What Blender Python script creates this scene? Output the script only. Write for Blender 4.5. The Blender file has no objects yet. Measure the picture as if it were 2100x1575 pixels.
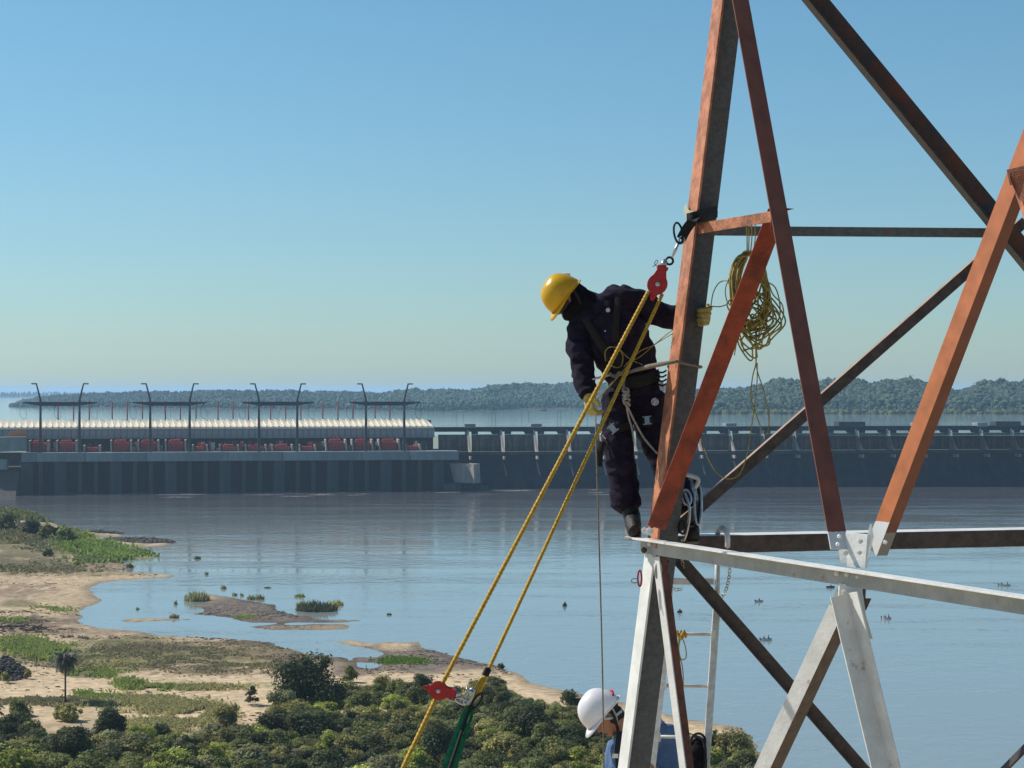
import bpy, math, random
import numpy as np
from mathutils import Vector, Matrix, noise
random.seed(7); rng = np.random.default_rng(11)
S = bpy.context.scene; COL = S.collection; D = bpy.data
PI = math.pi
# ---------------------------------------------------------------- camera
F = 4083.333; CAMH = 60.0; HOR = 803.0
cam = D.cameras.new('camera'); cam.lens = 70; cam.sensor_width = 36
cam.clip_start = 0.5; cam.clip_end = 60000
cam.shift_y = (HOR - 787.5) / 2100
co = D.objects.new('camera', cam); COL.objects.link(co)
co.location = (0, 0, CAMH); co.rotation_euler = (PI / 2, 0, 0); S.camera = co
# ---------------------------------------------------------------- sky and sun
SUN_AZ, SUN_EL = math.radians(68), math.radians(44)          # left of the view direction, a little behind the dam
sdir = Vector((-math.sin(SUN_AZ) * math.cos(SUN_EL), math.cos(SUN_AZ) * math.cos(SUN_EL), math.sin(SUN_EL)))
W = D.worlds.new('World'); S.world = W; W.use_nodes = True
nt = W.node_tree; nt.nodes.clear()
sky = nt.nodes.new('ShaderNodeTexSky'); sky.sky_type = 'NISHITA'; sky.sun_disc = False
sky.sun_elevation = SUN_EL; sky.sun_rotation = -SUN_AZ
sky.altitude = 0; sky.air_density = 1.0; sky.dust_density = 0.3; sky.ozone_density = 1.5
hs = nt.nodes.new('ShaderNodeMix'); hs.data_type = 'RGBA'; hs.blend_type = 'MULTIPLY'; hs.inputs[0].default_value = 1; # clean, slightly cyan air
stc = nt.nodes.new('ShaderNodeTexCoord'); ssp = nt.nodes.new('ShaderNodeSeparateXYZ'); smr = nt.nodes.new('ShaderNodeMapRange'); smx = nt.nodes.new('ShaderNodeMix'); smx.data_type = 'RGBA'
nt.links.new(stc.outputs['Generated'], ssp.inputs[0]); nt.links.new(ssp.outputs[2], smr.inputs[0]); smr.inputs[1].default_value = 0.0; smr.inputs[2].default_value = 0.18
nt.links.new(smr.outputs[0], smx.inputs[0]); smx.inputs[6].default_value = (.70, .93, 1.14, 1); smx.inputs[7].default_value = (.70, 1.05, 1.16, 1); nt.links.new(smx.outputs[2], hs.inputs[7])
bg = nt.nodes.new('ShaderNodeBackground'); bg.inputs['Strength'].default_value = 0.0915
wo = nt.nodes.new('ShaderNodeOutputWorld')
nt.links.new(sky.outputs[0], hs.inputs[6]); nt.links.new(hs.outputs[2], bg.inputs[0]); nt.links.new(bg.outputs[0], wo.inputs[0])
sl = D.lights.new('sun', 'SUN'); sl.energy = 4.9; sl.angle = math.radians(0.53); sl.color = (1, 0.94, 0.84)
so = D.objects.new('sun', sl); COL.objects.link(so); so.rotation_euler = sdir.to_track_quat('Z', 'Y').to_euler()
so.location = (-20, 5, 90)
S.view_settings.view_transform = 'Standard'; S.view_settings.look = 'None'
S.view_settings.exposure = 0; S.view_settings.gamma = 1
S.cycles.volume_bounces = 3; S.cycles.max_bounces = 6; S.cycles.transparent_max_bounces = 8

# ---------------------------------------------------------------- helpers
def P(px, py, Y):                                            # a place in the photograph at a real distance
    return Vector(((px - 1050) / F * Y, Y, CAMH - (py - HOR) / F * Y))
def G(px, py, z=0.0):                                        # the point of the ground or water (height z) seen there
    Y = (CAMH - z) * F / (py - HOR)
    return Vector(((px - 1050) / F * Y, Y, z))
def mat(name, col, rough=0.6, var=0.0, scale=5.0, col2=None, bump=0.0, bscale=None, metal=0.0, spec=0.4, tint=False, trans=0.0, detail=5, stretch=None, thr=(0.4, 0.6)):
    m = D.materials.new(name); m.use_nodes = True; n = m.node_tree; N = n.nodes; L = n.links
    b = N['Principled BSDF']; b.inputs['Roughness'].default_value = rough; b.inputs['Metallic'].default_value = metal
    b.inputs['Specular IOR Level'].default_value = spec
    tc = N.new('ShaderNodeTexCoord'); mp = N.new('ShaderNodeMapping'); L.new(tc.outputs['Object'], mp.inputs[0])
    if stretch: mp.inputs['Scale'].default_value = stretch
    c1 = N.new('ShaderNodeRGB'); c1.outputs[0].default_value = (*col, 1); out = c1.outputs[0]
    if col2 or var:
        nz = N.new('ShaderNodeTexNoise'); nz.inputs['Scale'].default_value = scale; nz.inputs['Detail'].default_value = detail
        nz.inputs['Roughness'].default_value = 0.65
        L.new(mp.outputs[0], nz.inputs['Vector'])
        mx = N.new('ShaderNodeMix'); mx.data_type = 'RGBA'; L.new(out, mx.inputs[6])
        mr = N.new('ShaderNodeMapRange'); mr.inputs[1].default_value = thr[0]; mr.inputs[2].default_value = thr[1]
        L.new(nz.outputs[0], mr.inputs[0]); L.new(mr.outputs[0], mx.inputs[0])
        c2 = col2 or tuple(c * (1 - var) for c in col)
        mx.inputs[7].default_value = (*c2, 1); out = mx.outputs[2]
    if tint:
        at = N.new('ShaderNodeAttribute'); at.attribute_name = 'tint'
        mm = N.new('ShaderNodeMix'); mm.data_type = 'RGBA'; mm.blend_type = 'MULTIPLY'; mm.inputs[0].default_value = 1
        L.new(out, mm.inputs[6]); L.new(at.outputs['Color'], mm.inputs[7]); out = mm.outputs[2]
    L.new(out, b.inputs['Base Color'])
    if bump:
        nb = N.new('ShaderNodeTexNoise'); nb.inputs['Scale'].default_value = bscale or scale * 3; nb.inputs['Detail'].default_value = 4
        L.new(mp.outputs[0], nb.inputs['Vector'])
        bp = N.new('ShaderNodeBump'); bp.inputs['Strength'].default_value = min(1, bump); bp.inputs['Distance'].default_value = 0.02 if (bscale or scale) > 3 else 0.2
        L.new(nb.outputs[0], bp.inputs['Height']); L.new(bp.outputs[0], b.inputs['Normal'])
    if trans:
        tr = N.new('ShaderNodeBsdfTranslucent'); L.new(out, tr.inputs[0])
        ms = N.new('ShaderNodeMixShader'); ms.inputs[0].default_value = trans
        L.new(b.outputs[0], ms.inputs[1]); L.new(tr.outputs[0], ms.inputs[2]); L.new(ms.outputs[0], N['Material Output'].inputs[0])
    return m
def props(o, label=None, cat=None, group=None, kind=None):
    for k, v in (('label', label), ('category', cat), ('group', group), ('kind', kind)):
        if v: o[k] = v
    return o
def empty(name, loc, label=None, cat=None, group=None):
    o = D.objects.new(name, None); COL.objects.link(o); o.location = loc; o.empty_display_size = 0.2
    return props(o, label, cat, group)
def wloc(o):
    v = Vector(o.location)
    while o.parent: o = o.parent; v += Vector(o.location)
    return v
def link(name, me, parent=None, loc=(0, 0, 0)):
    o = D.objects.new(name, me); COL.objects.link(o); o.location = loc
    if parent: o.parent = parent
    return o
def bulk(name, V, FA, mats, parent=None, midx=None, smooth=False, tint=None, base=None, loc=None):
    """V (n,3) world coordinates, FA list of faces or (m,k) array; the object's own origin sits at base"""
    V = np.asarray(V, dtype=float)
    if base is None:
        base = (V.min(0) + V.max(0)) / 2; base[2] = V[:, 2].min()
    base = np.asarray(base, dtype=float)
    me = D.meshes.new(name)
    if isinstance(FA, np.ndarray):
        m, k = FA.shape
        me.vertices.add(len(V)); me.vertices.foreach_set('co', (V - base).astype(np.float32).ravel())
        me.loops.add(m * k); me.loops.foreach_set('vertex_index', FA.astype(np.int32).ravel())
        me.polygons.add(m); me.polygons.foreach_set('loop_start', np.arange(m, dtype=np.int32) * k)
        me.update(calc_edges=True)
    else:
        me.from_pydata([tuple(v) for v in (V - base)], [], FA)
    for mm in (mats if isinstance(mats, (list, tuple)) else [mats]): me.materials.append(mm)
    if midx is not None: me.polygons.foreach_set('material_index', np.asarray(midx, dtype=np.int32))
    if smooth: me.polygons.foreach_set('use_smooth', np.ones(len(me.polygons), dtype=bool))
    if tint is not None:
        a = me.color_attributes.new('tint', 'FLOAT_COLOR', 'POINT')
        t = np.ones((len(V), 4), dtype=np.float32); t[:, :3] = tint; a.data.foreach_set('color', t.ravel())
    me.validate(); me.update()
    o = D.objects.new(name, me); COL.objects.link(o)
    if parent:
        o.parent = parent; o.location = Vector(base) - wloc(parent)
    else: o.location = base
    return o
class MB:
    def __init__(s): s.v = []; s.f = []; s.m = []
    def add(s, V, Fs, mi=0):
        b = len(s.v); s.v += [tuple(v) for v in V]; s.f += [tuple(b + i for i in f) for f in Fs]; s.m += [mi] * len(Fs); return s
    def box(s, o, x, y, z, mi=0):                            # o is a corner, x y z the three edges
        o, x, y, z = map(Vector, (o, x, y, z))
        if x.cross(y).dot(z) < 0: x, y = y, x
        V = [o, o + x, o + x + y, o + y, o + z, o + x + z, o + x + y + z, o + y + z]
        return s.add(V, [(0, 3, 2, 1), (4, 5, 6, 7), (0, 1, 5, 4), (1, 2, 6, 5), (2, 3, 7, 6), (3, 0, 4, 7)], mi)
    def cbox(s, c, sx, sy, sz, mi=0):
        return s.box(Vector(c) - Vector((sx, sy, sz)) / 2, (sx, 0, 0), (0, sy, 0), (0, 0, sz), mi)
    def tube(s, pts, r, n=8, mi=0, closed=False, flat=None):
        V, Fs = loft_vf(pts, r, n, closed=closed, side=flat); return s.add(V, Fs, mi)
    def prism(s, poly, vec, mi=0):                           # poly list of points, extruded along vec
        poly = [Vector(p) for p in poly]; vec = Vector(vec); n = len(poly)
        nn = Vector((0, 0, 0))
        for i in range(n): nn += poly[i].cross(poly[(i + 1) % n])
        if nn.dot(vec) > 0: poly = poly[::-1]
        return s.add(poly + [p + vec for p in poly], [tuple(range(n)), tuple(range(2 * n - 1, n - 1, -1))] +
                     [(i, i + n, (i + 1) % n + n, (i + 1) % n) for i in range(n)], mi)
    def build(s, name, mats, parent=None, smooth=False, base=None, bevel=0):
        o = bulk(name, np.array(s.v), s.f, mats, parent, s.m, smooth, base=base)
        if bevel:
            b = o.modifiers.new('bevel', 'BEVEL'); b.width = bevel; b.segments = 2; b.limit_method = 'ANGLE'
        return o
def loft_vf(pts, r, n=8, closed=False, side=None, caps=True, lobes=None, twist=0.0):
    """tube through pts; r number, list of numbers or list of (a,b); side = direction of the a axis"""
    pts = [Vector(p) for p in pts]; k = len(pts)
    if not isinstance(r, (list, tuple)): r = [r] * k
    r = [(q, q) if not isinstance(q, (tuple, list)) else q for q in r]
    V = []; prev = None
    for i, p in enumerate(pts):
        if closed: t = pts[(i + 1) % k] - pts[i - 1]
        else: t = pts[min(i + 1, k - 1)] - pts[max(i - 1, 0)]
        if t.length < 1e-9: t = Vector((0, 0, 1))
        t.normalize()
        if side is not None: sd = Vector(side[i] if isinstance(side[0], (tuple, list, Vector)) else side)
        elif prev is None: sd = Vector((0, 0, 1)) if abs(t.z) < 0.9 else Vector((1, 0, 0))
        else: sd = prev
        sd = sd - t * sd.dot(t)
        if sd.length < 1e-6: sd = t.orthogonal()
        sd.normalize(); prev = sd; up = t.cross(sd)
        for j in range(n):
            a = 2 * PI * j / n
            q = 1.0
            if lobes: q = 0.60 + 0.42 * abs(math.cos(lobes * 0.5 * (a - twist * i)))
            V.append(p + sd * (math.cos(a) * r[i][0] * q) + up * (math.sin(a) * r[i][1] * q))
    Fs = []
    for i in range(k if closed else k - 1):
        a, b = i * n, ((i + 1) % k) * n
        for j in range(n): Fs.append((a + j, a + (j + 1) % n, b + (j + 1) % n, b + j))
    if caps and not closed:
        t0 = (pts[0] - pts[1]).normalized() * min(r[0]) * 0.6; t1 = (pts[-1] - pts[-2]).normalized() * min(r[-1]) * 0.6
        V += [pts[0] + t0, pts[-1] + t1]; c0, c1 = len(V) - 2, len(V) - 1; e = (k - 1) * n
        for j in range(n): Fs.append((c0, (j + 1) % n, j)); Fs.append((c1, e + j, e + (j + 1) % n))
    return V, Fs
def spline(pts, m=6, closed=False):
    pts = [Vector(p) for p in pts]; k = len(pts); out = []
    rg = range(k) if closed else range(k - 1)
    for i in rg:
        if closed: a, b, c, d = pts[i - 1], pts[i], pts[(i + 1) % k], pts[(i + 2) % k]
        else: a, b, c, d = pts[max(i - 1, 0)], pts[i], pts[i + 1], pts[min(i + 2, k - 1)]
        for j in range(m):
            t = j / m
            out.append(0.5 * ((2 * b) + (c - a) * t + (2 * a - 5 * b + 4 * c - d) * t * t + (3 * b - a - 3 * c + d) * t ** 3))
    if not closed: out.append(pts[-1])
    return out
def tubeobj(name, pts, r, m, parent=None, n=8, closed=False, smooth=True, base=None, sm=6):
    q = spline(pts, sm, closed) if sm else pts
    if isinstance(r, (list, tuple)) and len(r) != len(q): r = list(np.interp(np.linspace(0, 1, len(q)), np.linspace(0, 1, len(r)), r))
    mb = MB(); mb.tube(q, r, n, closed=closed)
    return mb.build(name, m, parent, smooth, base)
def lathe(mb, c, axis, prof, n=20, mi=0):                     # prof: (radius, height along axis)
    axis = Vector(axis).normalized(); u = axis.orthogonal().normalized(); w = axis.cross(u); V = []
    for r_, h in prof:
        for j in range(n):
            a = 2 * PI * j / n; V.append(Vector(c) + axis * h + (u * math.cos(a) + w * math.sin(a)) * r_)
    Fs = [(i * n + j, i * n + (j + 1) % n, (i + 1) * n + (j + 1) % n, (i + 1) * n + j) for i in range(len(prof) - 1) for j in range(n)]
    Fs += [tuple(range(n - 1, -1, -1)), tuple((len(prof) - 1) * n + j for j in range(n))]
    return mb.add(V, Fs, mi)
def vnoise(x, y, seed=0):                                    # smooth value noise, vectorised
    xi = np.floor(x).astype(np.int64); yi = np.floor(y).astype(np.int64); fx = x - xi; fy = y - yi
    fx = fx * fx * (3 - 2 * fx); fy = fy * fy * (3 - 2 * fy)
    def h(a, b):
        q = (a * 374761393 + b * 668265263 + seed * 974711) & 0xffffffff
        q = ((q ^ (q >> 13)) * 1274126177) & 0xffffffff
        return ((q ^ (q >> 16)) & 0xffff) / 65535.0
    return (h(xi, yi) * (1 - fx) + h(xi + 1, yi) * fx) * (1 - fy) + (h(xi, yi + 1) * (1 - fx) + h(xi + 1, yi + 1) * fx) * fy
def fbm(x, y, oct=4, seed=0):
    t = 0; a = 0.5
    for i in range(oct): t = t + a * vnoise(x * 2 ** i, y * 2 ** i, seed + i); a *= 0.5
    return t / (1 - 0.5 ** oct)
# ================================================================ materials
M = {}
M['primer'] = mat('orange_primer', (.54, .215, .11), .6, .42, 11, bump=.25, bscale=60, detail=8)
M['primer_red'] = mat('red_primer', (.30, .048, .02), .5, .5, 6, bump=.3, bscale=50, detail=8)
M['primer_brown'] = mat('brown_primer', (.21, .070, .038), .6, .5, 9, bump=.3, bscale=60, detail=8)
M['steel_dark'] = mat('weathered_steel', (.115, .118, .12), .6, .3, 30, bump=.3, bscale=80, detail=8)
M['steel_black'] = mat('dark_steel', (.05, .042, .038), .65, .4, 20, bump=.3, bscale=80)
M['lit_tan'] = mat('lit_tan_primer', (.40, .27, .19), .6, .3, 12)
M['steel_rust'] = mat('rusty_steel', (.055, .045, .04), .65, 0, 5, col2=(.16, .05, .02), bump=.3, bscale=60)
M['white_paint'] = mat('white_paint', (.74, .74, .71), .42, 0, 7, col2=(.63, .63, .60), bump=.12, bscale=50, detail=8)
M['worn_shaded_white'] = mat('worn_shaded_white_paint', (.40, .43, .43), .55, 0, 5, col2=(.29, .32, .32), bump=.2, bscale=45, detail=8)  # dull grey white; on the front beam it also carries the shade
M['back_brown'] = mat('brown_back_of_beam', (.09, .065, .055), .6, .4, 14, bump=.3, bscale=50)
M['yellow_rope'] = mat('yellow_rope', (.62, .36, .02), .6, .35, 60, bump=.4, bscale=300)
M['olive_rope'] = mat('olive_rope', (.36, .29, .075), .75, .4, 40)
M['grey_rope'] = mat('grey_rope', (.26, .22, .17), .85, .4, 70, bump=.5, bscale=300)
M['pale_rope'] = mat('pale_rope', (.48, .46, .42), .85, .4, 60, bump=.5, bscale=300)
M['red_plastic'] = mat('red_painted_metal', (.48, .018, .02), .35, .3, 30)
M['chrome'] = mat('bright_steel', (.55, .55, .56), .3, .3, 30, metal=.9)
M['black_metal'] = mat('black_metal', (.03, .03, .032), .4, .3, 30, metal=.5)
M['webbing'] = mat('black_webbing', (.018, .018, .018), .85, .3, 80, bump=.4, bscale=200)
M['green_web'] = mat('green_webbing', (.02, .24, .09), .7, .4, 30, bump=.5, bscale=180, trans=.15)
M['alu'] = mat('aluminium', (.62, .63, .61), .45, .25, 20, metal=.2)
M['navy'] = mat('navy_cotton', (.021, .018, .036), .9, .45, 14, bump=.5, bscale=120, spec=.15)
M['dark_cloth'] = mat('charcoal_cloth', (.012, .013, .018), .95, .3, 30, bump=.4, bscale=150, spec=.1)
M['leather'] = mat('black_leather', (.010, .009, .009), .55, .4, 30, bump=.3, bscale=90)
M['sole'] = mat('grey_rubber_sole', (.16, .14, .13), .8)
M['glove'] = mat('yellow_green_glove', (.50, .42, .13), .85, .35, 40, bump=.5, bscale=140)
M['yellow_shell'] = mat('yellow_plastic', (.66, .38, .01), .28, .12, 12)
M['white_shell'] = mat('white_plastic', (.74, .73, .76), .25, .06, 12)
M['skin'] = mat('skin', (.38, .17, .10), .5, .2, 20, bump=.1, bscale=100)
M['hair'] = mat('dark_hair', (.02, .015, .012), .7, .3, 60)
M['blue_shirt'] = mat('blue_cotton', (.12, .20, .36), .9, .2, 12, bump=.5, bscale=120, spec=.15)
M['reflective'] = mat('pale_blue_buckle', (.30, .42, .55), .4, .2, 30)
M['badge'] = mat('pale_badge', (.55, .52, .56), .7, 0, 60, col2=(.2, .18, .22), thr=(.5, .6))
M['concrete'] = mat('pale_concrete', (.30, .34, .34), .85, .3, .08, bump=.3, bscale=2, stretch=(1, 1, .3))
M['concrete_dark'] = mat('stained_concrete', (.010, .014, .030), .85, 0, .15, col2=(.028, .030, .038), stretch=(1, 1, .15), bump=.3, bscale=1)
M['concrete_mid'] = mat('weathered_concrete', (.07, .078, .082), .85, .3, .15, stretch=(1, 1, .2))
M['concrete_warm'] = mat('warm_concrete', (.50, .41, .35), .85, .35, .3, stretch=(1, 1, .25))
M['gate'] = mat('rusty_gate_steel', (.20, .135, .09), .7, 0, .5, col2=(.07, .065, .06), stretch=(1, 1, .08), bump=.3, bscale=1)
M['roof_white'] = mat('cream_roof_sheet', (.90, .80, .62), .6, .1, .3)
M['panel_grey'] = mat('grey_panel', (.42, .42, .41), .7, .3, .25, stretch=(1, 1, .2))
M['dark_recess'] = mat('dark_recess', (.03, .032, .036), .8, .3, .3)
M['red_trans'] = mat('red_equipment', (.50, .07, .05), .6, .35, .7)
M['gantry'] = mat('dark_green_steel', (.035, .045, .048), .55, .3, .5)
M['post_red'] = mat('red_white_post', (.38, .10, .08), .6, .3, 1)
M['green_plastic'] = mat('green_insulator', (.02, .16, .11), .4)
M['orange_sheet'] = mat('orange_sheet', (.50, .19, .06), .6, .2, .5)
M['rock'] = mat('dark_basalt', (.105, .092, .080), .85, .5, 1.2)
M['bark'] = mat('bark', (.10, .07, .05), .9, .4, 3)
M['leaf'] = mat('leaves', (1, 1, 1), .65, tint=True, trans=.40, spec=.2)
M['far_leaf'] = mat('far_leaves', (1, 1, 1), .8, tint=True, spec=.1)
M['hull_white'] = mat('white_hull', (.65, .65, .62), .4, .15, 2)
M['hull_dark'] = mat('dark_hull', (.03, .035, .04), .5, .2, 2)
M['figure_dark'] = mat('dark_clothes', (.03, .035, .05), .9)
M['figure_red'] = mat('red_brown_clothes', (.16, .05, .04), .9)
def spots(m, col, scale, t0, t1, stretch=(1, 1, 1)):                  # chips, rust and scuffs over a finished paint
    N = m.node_tree.nodes; L = m.node_tree.links; b = N['Principled BSDF']; src = b.inputs['Base Color'].links[0].from_socket
    tc = N.new('ShaderNodeTexCoord'); mp = N.new('ShaderNodeMapping'); mp.inputs['Scale'].default_value = stretch; L.new(tc.outputs['Object'], mp.inputs[0])
    nz = N.new('ShaderNodeTexNoise'); nz.inputs['Scale'].default_value = scale; nz.inputs['Detail'].default_value = 10; nz.inputs['Roughness'].default_value = .7; L.new(mp.outputs[0], nz.inputs['Vector'])
    mr = N.new('ShaderNodeMapRange'); mr.inputs[1].default_value = t0; mr.inputs[2].default_value = t1; L.new(nz.outputs[0], mr.inputs[0])
    mx = N.new('ShaderNodeMix'); mx.data_type = 'RGBA'; L.new(mr.outputs[0], mx.inputs[0]); L.new(src, mx.inputs[6]); mx.inputs[7].default_value = (*col, 1); L.new(mx.outputs[2], b.inputs['Base Color'])
spots(M['white_paint'], (.26, .15, .09), 6, .62, .70); spots(M['worn_shaded_white'], (.26, .15, .09), 8, .6, .7)
spots(M['primer'], (.20, .085, .05), 5, .54, .66); spots(M['primer_red'], (.10, .03, .02), 5, .55, .66); spots(M['primer_brown'], (.09, .035, .025), 6, .55, .66)
spots(M['yellow_shell'], (.40, .22, .03), 14, .60, .72); spots(M['white_shell'], (.42, .40, .38), 14, .62, .74); spots(M['red_plastic'], (.16, .03, .03), 40, .55, .65); spots(M['steel_dark'], (.17, .09, .055), 7, .60, .68)
# two-tone steel: primer above, white paint below a ragged brush line (object height)
def two_tone(name, zline, up, lo, slope=(0, 0)):
    m = D.materials.new(name); m.use_nodes = True; N = m.node_tree.nodes; L = m.node_tree.links
    b = N['Principled BSDF']; b.inputs['Roughness'].default_value = .5
    g = N.new('ShaderNodeTexCoord'); sp = N.new('ShaderNodeSeparateXYZ'); L.new(g.outputs['Object'], sp.inputs[0])
    nz = N.new('ShaderNodeTexNoise'); nz.inputs['Scale'].default_value = 30; L.new(g.outputs['Object'], nz.inputs['Vector'])
    a = N.new('ShaderNodeMath'); a.operation = 'MULTIPLY_ADD'; L.new(nz.outputs[0], a.inputs[0]); a.inputs[1].default_value = .016; L.new(sp.outputs[2], a.inputs[2])
    c = N.new('ShaderNodeMath'); c.operation = 'MULTIPLY_ADD'; L.new(sp.outputs[0], c.inputs[0]); c.inputs[1].default_value = slope[0]; L.new(a.outputs[0], c.inputs[2])
    gt = N.new('ShaderNodeMath'); gt.operation = 'GREATER_THAN'; L.new(c.outputs[0], gt.inputs[0]); gt.inputs[1].default_value = zline
    n2 = N.new('ShaderNodeTexNoise'); n2.inputs['Scale'].default_value = 9; n2.inputs['Detail'].default_value = 8; L.new(g.outputs['Object'], n2.inputs['Vector'])
    m0 = N.new('ShaderNodeMix'); m0.data_type = 'RGBA'; L.new(n2.outputs[0], m0.inputs[0]); m0.inputs[6].default_value = (*[x * 1.45 for x in up], 1); m0.inputs[7].default_value = (*[x * .45 for x in up], 1)
    mx = N.new('ShaderNodeMix'); mx.data_type = 'RGBA'; L.new(gt.outputs[0], mx.inputs[0]); mx.inputs[6].default_value = (*lo, 1); L.new(m0.outputs[2], mx.inputs[7])
    L.new(mx.outputs[2], b.inputs['Base Color'])
    return m

# ================================================================ haze, water, ground
def big_plane(name, x0, x1, y0, y1, z, m):
    return bulk(name, [(x0, y0, z), (x1, y0, z), (x1, y1, z), (x0, y1, z)], [(0, 1, 2, 3)], m, base=(0, 0, 0))
hz = MB(); hz.cbox((0, 17500, 48), 40000, 36000, 106)
hm = D.materials.new('haze'); hm.use_nodes = True; hn = hm.node_tree; hn.nodes.remove(hn.nodes['Principled BSDF'])
pv = hn.nodes.new('ShaderNodeVolumePrincipled'); pv.inputs['Color'].default_value = (.49, .73, .98, 1)
pv.inputs['Density'].default_value = 0.000072; pv.inputs['Anisotropy'].default_value = 0.2
hn.links.new(pv.outputs[0], hn.nodes['Material Output'].inputs['Volume'])
HAZE = hz.build('haze', hm, base=(0, 0, -5)); props(HAZE, kind='stuff')

def water_mat(name, base, chop, silt):
    m = D.materials.new(name); m.use_nodes = True; N = m.node_tree.nodes; L = m.node_tree.links
    b = N['Principled BSDF']; b.inputs['Roughness'].default_value = .07; b.inputs['IOR'].default_value = 1.5
    tc = N.new('ShaderNodeTexCoord')
    def nz(sx, sy, sc, det, rg=.55):
        mp = N.new('ShaderNodeMapping'); mp.inputs['Scale'].default_value = (sx, sy, 1); L.new(tc.outputs['Object'], mp.inputs[0])
        q = N.new('ShaderNodeTexNoise'); q.inputs['Scale'].default_value = sc; q.inputs['Detail'].default_value = det; q.inputs['Roughness'].default_value = rg
        L.new(mp.outputs[0], q.inputs['Vector']); return q.outputs[0]
    w1 = nz(1, .7, .55, 4); w2 = nz(1, .8, .16, 3); pt = nz(.35, 1.5, .010, 5, .6); pt2 = nz(.25, 1.3, .035, 4, .6)
    ad = N.new('ShaderNodeMath'); ad.operation = 'MULTIPLY_ADD'; L.new(w2, ad.inputs[0]); ad.inputs[1].default_value = 2.2; L.new(w1, ad.inputs[2])
    pr = N.new('ShaderNodeMapRange'); L.new(pt, pr.inputs[0]); pr.inputs[1].default_value = .35; pr.inputs[2].default_value = .65
    tz = N.new('ShaderNodeSeparateXYZ'); L.new(tc.outputs['Object'], tz.inputs[0])
    tm = N.new('ShaderNodeMapRange'); L.new(tz.outputs[1], tm.inputs[0]); tm.inputs[1].default_value = 900; tm.inputs[2].default_value = 1180; tm.inputs[3].default_value = 1; tm.inputs[4].default_value = 4 if silt else 1
    pr.inputs[3].default_value = chop * .55; pr.inputs[4].default_value = chop * 1.3
    ps = N.new('ShaderNodeMapRange'); L.new(pt2, ps.inputs[0]); ps.inputs[1].default_value = .4; ps.inputs[2].default_value = .62
    ps.inputs[3].default_value = .22; ps.inputs[4].default_value = 2.5
    mu = N.new('ShaderNodeMath'); mu.operation = 'MULTIPLY'; L.new(pr.outputs[0], mu.inputs[0]); L.new(ps.outputs[0], mu.inputs[1])
    bp = N.new('ShaderNodeBump'); bp.inputs['Distance'].default_value = 1.0; m2 = N.new('ShaderNodeMath'); m2.operation = 'MULTIPLY'; L.new(mu.outputs[0], m2.inputs[0]); L.new(tm.outputs[0], m2.inputs[1]); L.new(m2.outputs[0], bp.inputs['Strength']); L.new(ad.outputs[0], bp.inputs['Height'])
    L.new(bp.outputs[0], b.inputs['Normal'])
    # silt stirred up below the dam
    sx = N.new('ShaderNodeSeparateXYZ'); L.new(tc.outputs['Object'], sx.inputs[0])
    ma = N.new('ShaderNodeMath'); ma.operation = 'MULTIPLY_ADD'; L.new(pt, ma.inputs[0]); ma.inputs[1].default_value = 260; L.new(sx.outputs[1], ma.inputs[2])
    mr = N.new('ShaderNodeMapRange'); L.new(ma.outputs[0], mr.inputs[0]); mr.inputs[1].default_value = 960; mr.inputs[2].default_value = 1240
    mr.inputs[4].default_value = 1 if silt else 0
    mx = N.new('ShaderNodeMix'); mx.data_type = 'RGBA'; L.new(mr.outputs[0], mx.inputs[0]); mx.inputs[6].default_value = (*base, 1); mx.inputs[7].default_value = (.11, .11, .12, 1)
    L.new(mx.outputs[2], b.inputs['Base Color'])
    return m
M['river'] = water_mat('river_water', (.25, .285, .275), .05, 1)
M['lake'] = water_mat('lake_water', (.26, .36, .39), .012, 0)
river = big_plane('river_water', -6000, 6000, -400, 1262, 0, M['river']); props(river, kind='structure')
lake = big_plane('reservoir_water', -15000, 15000, 1262, 35000, 32, M['lake']); props(lake, kind='structure')
bed = big_plane('river_bed', -6000, 6000, -400, 1262, -3.0, mat('river_mud', (.12, .10, .07), .9, .3, .1)); props(bed, kind='structure')

# land polygon traced along the shoreline, in real metres
shore_px = [(0, 1046), (60, 1052), (120, 1078), (165, 1093), (205, 1091), (255, 1094), (250, 1100), (190, 1101), (185, 1106), (260, 1105), (320, 1104), (358, 1112), (330, 1121), (280, 1122),
    (300, 1133), (325, 1142), (262, 1148), (240, 1152), (278, 1160), (270, 1168), (232, 1171), (300, 1175), (362, 1179), (355, 1184), (270, 1189), (215, 1193), (185, 1206), (205, 1226), (214, 1232), (182, 1242),
    (160, 1256), (166, 1276), (200, 1287), (260, 1293), (330, 1303), (450, 1309), (520, 1312), (560, 1319), (600, 1334), (650, 1344), (700, 1350), (745, 1372), (782, 1373), (790, 1363), (745, 1358), (732, 1350), (768, 1347), (783, 1340), (762, 1331),
    (705, 1323), (697, 1317), (722, 1314), (770, 1318), (800, 1317), (850, 1317), (872, 1328), (890, 1333), (950, 1350), (1010, 1362), (1035, 1374), (1050, 1380), (1090, 1398), (1130, 1411), (1200, 1424), (1300, 1448), (1400, 1470), (1455, 1482), (1520, 1496), (1555, 1530), (1585, 1580), (1620, 1660), (1660, 1760)]
land = [tuple(G(x, y)[:2]) for x, y in shore_px] + [(90, 220), (400, 160), (1600, 60), (1600, -380), (-1700, -380), (-1700, 900), (-520, 1010)]
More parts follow.
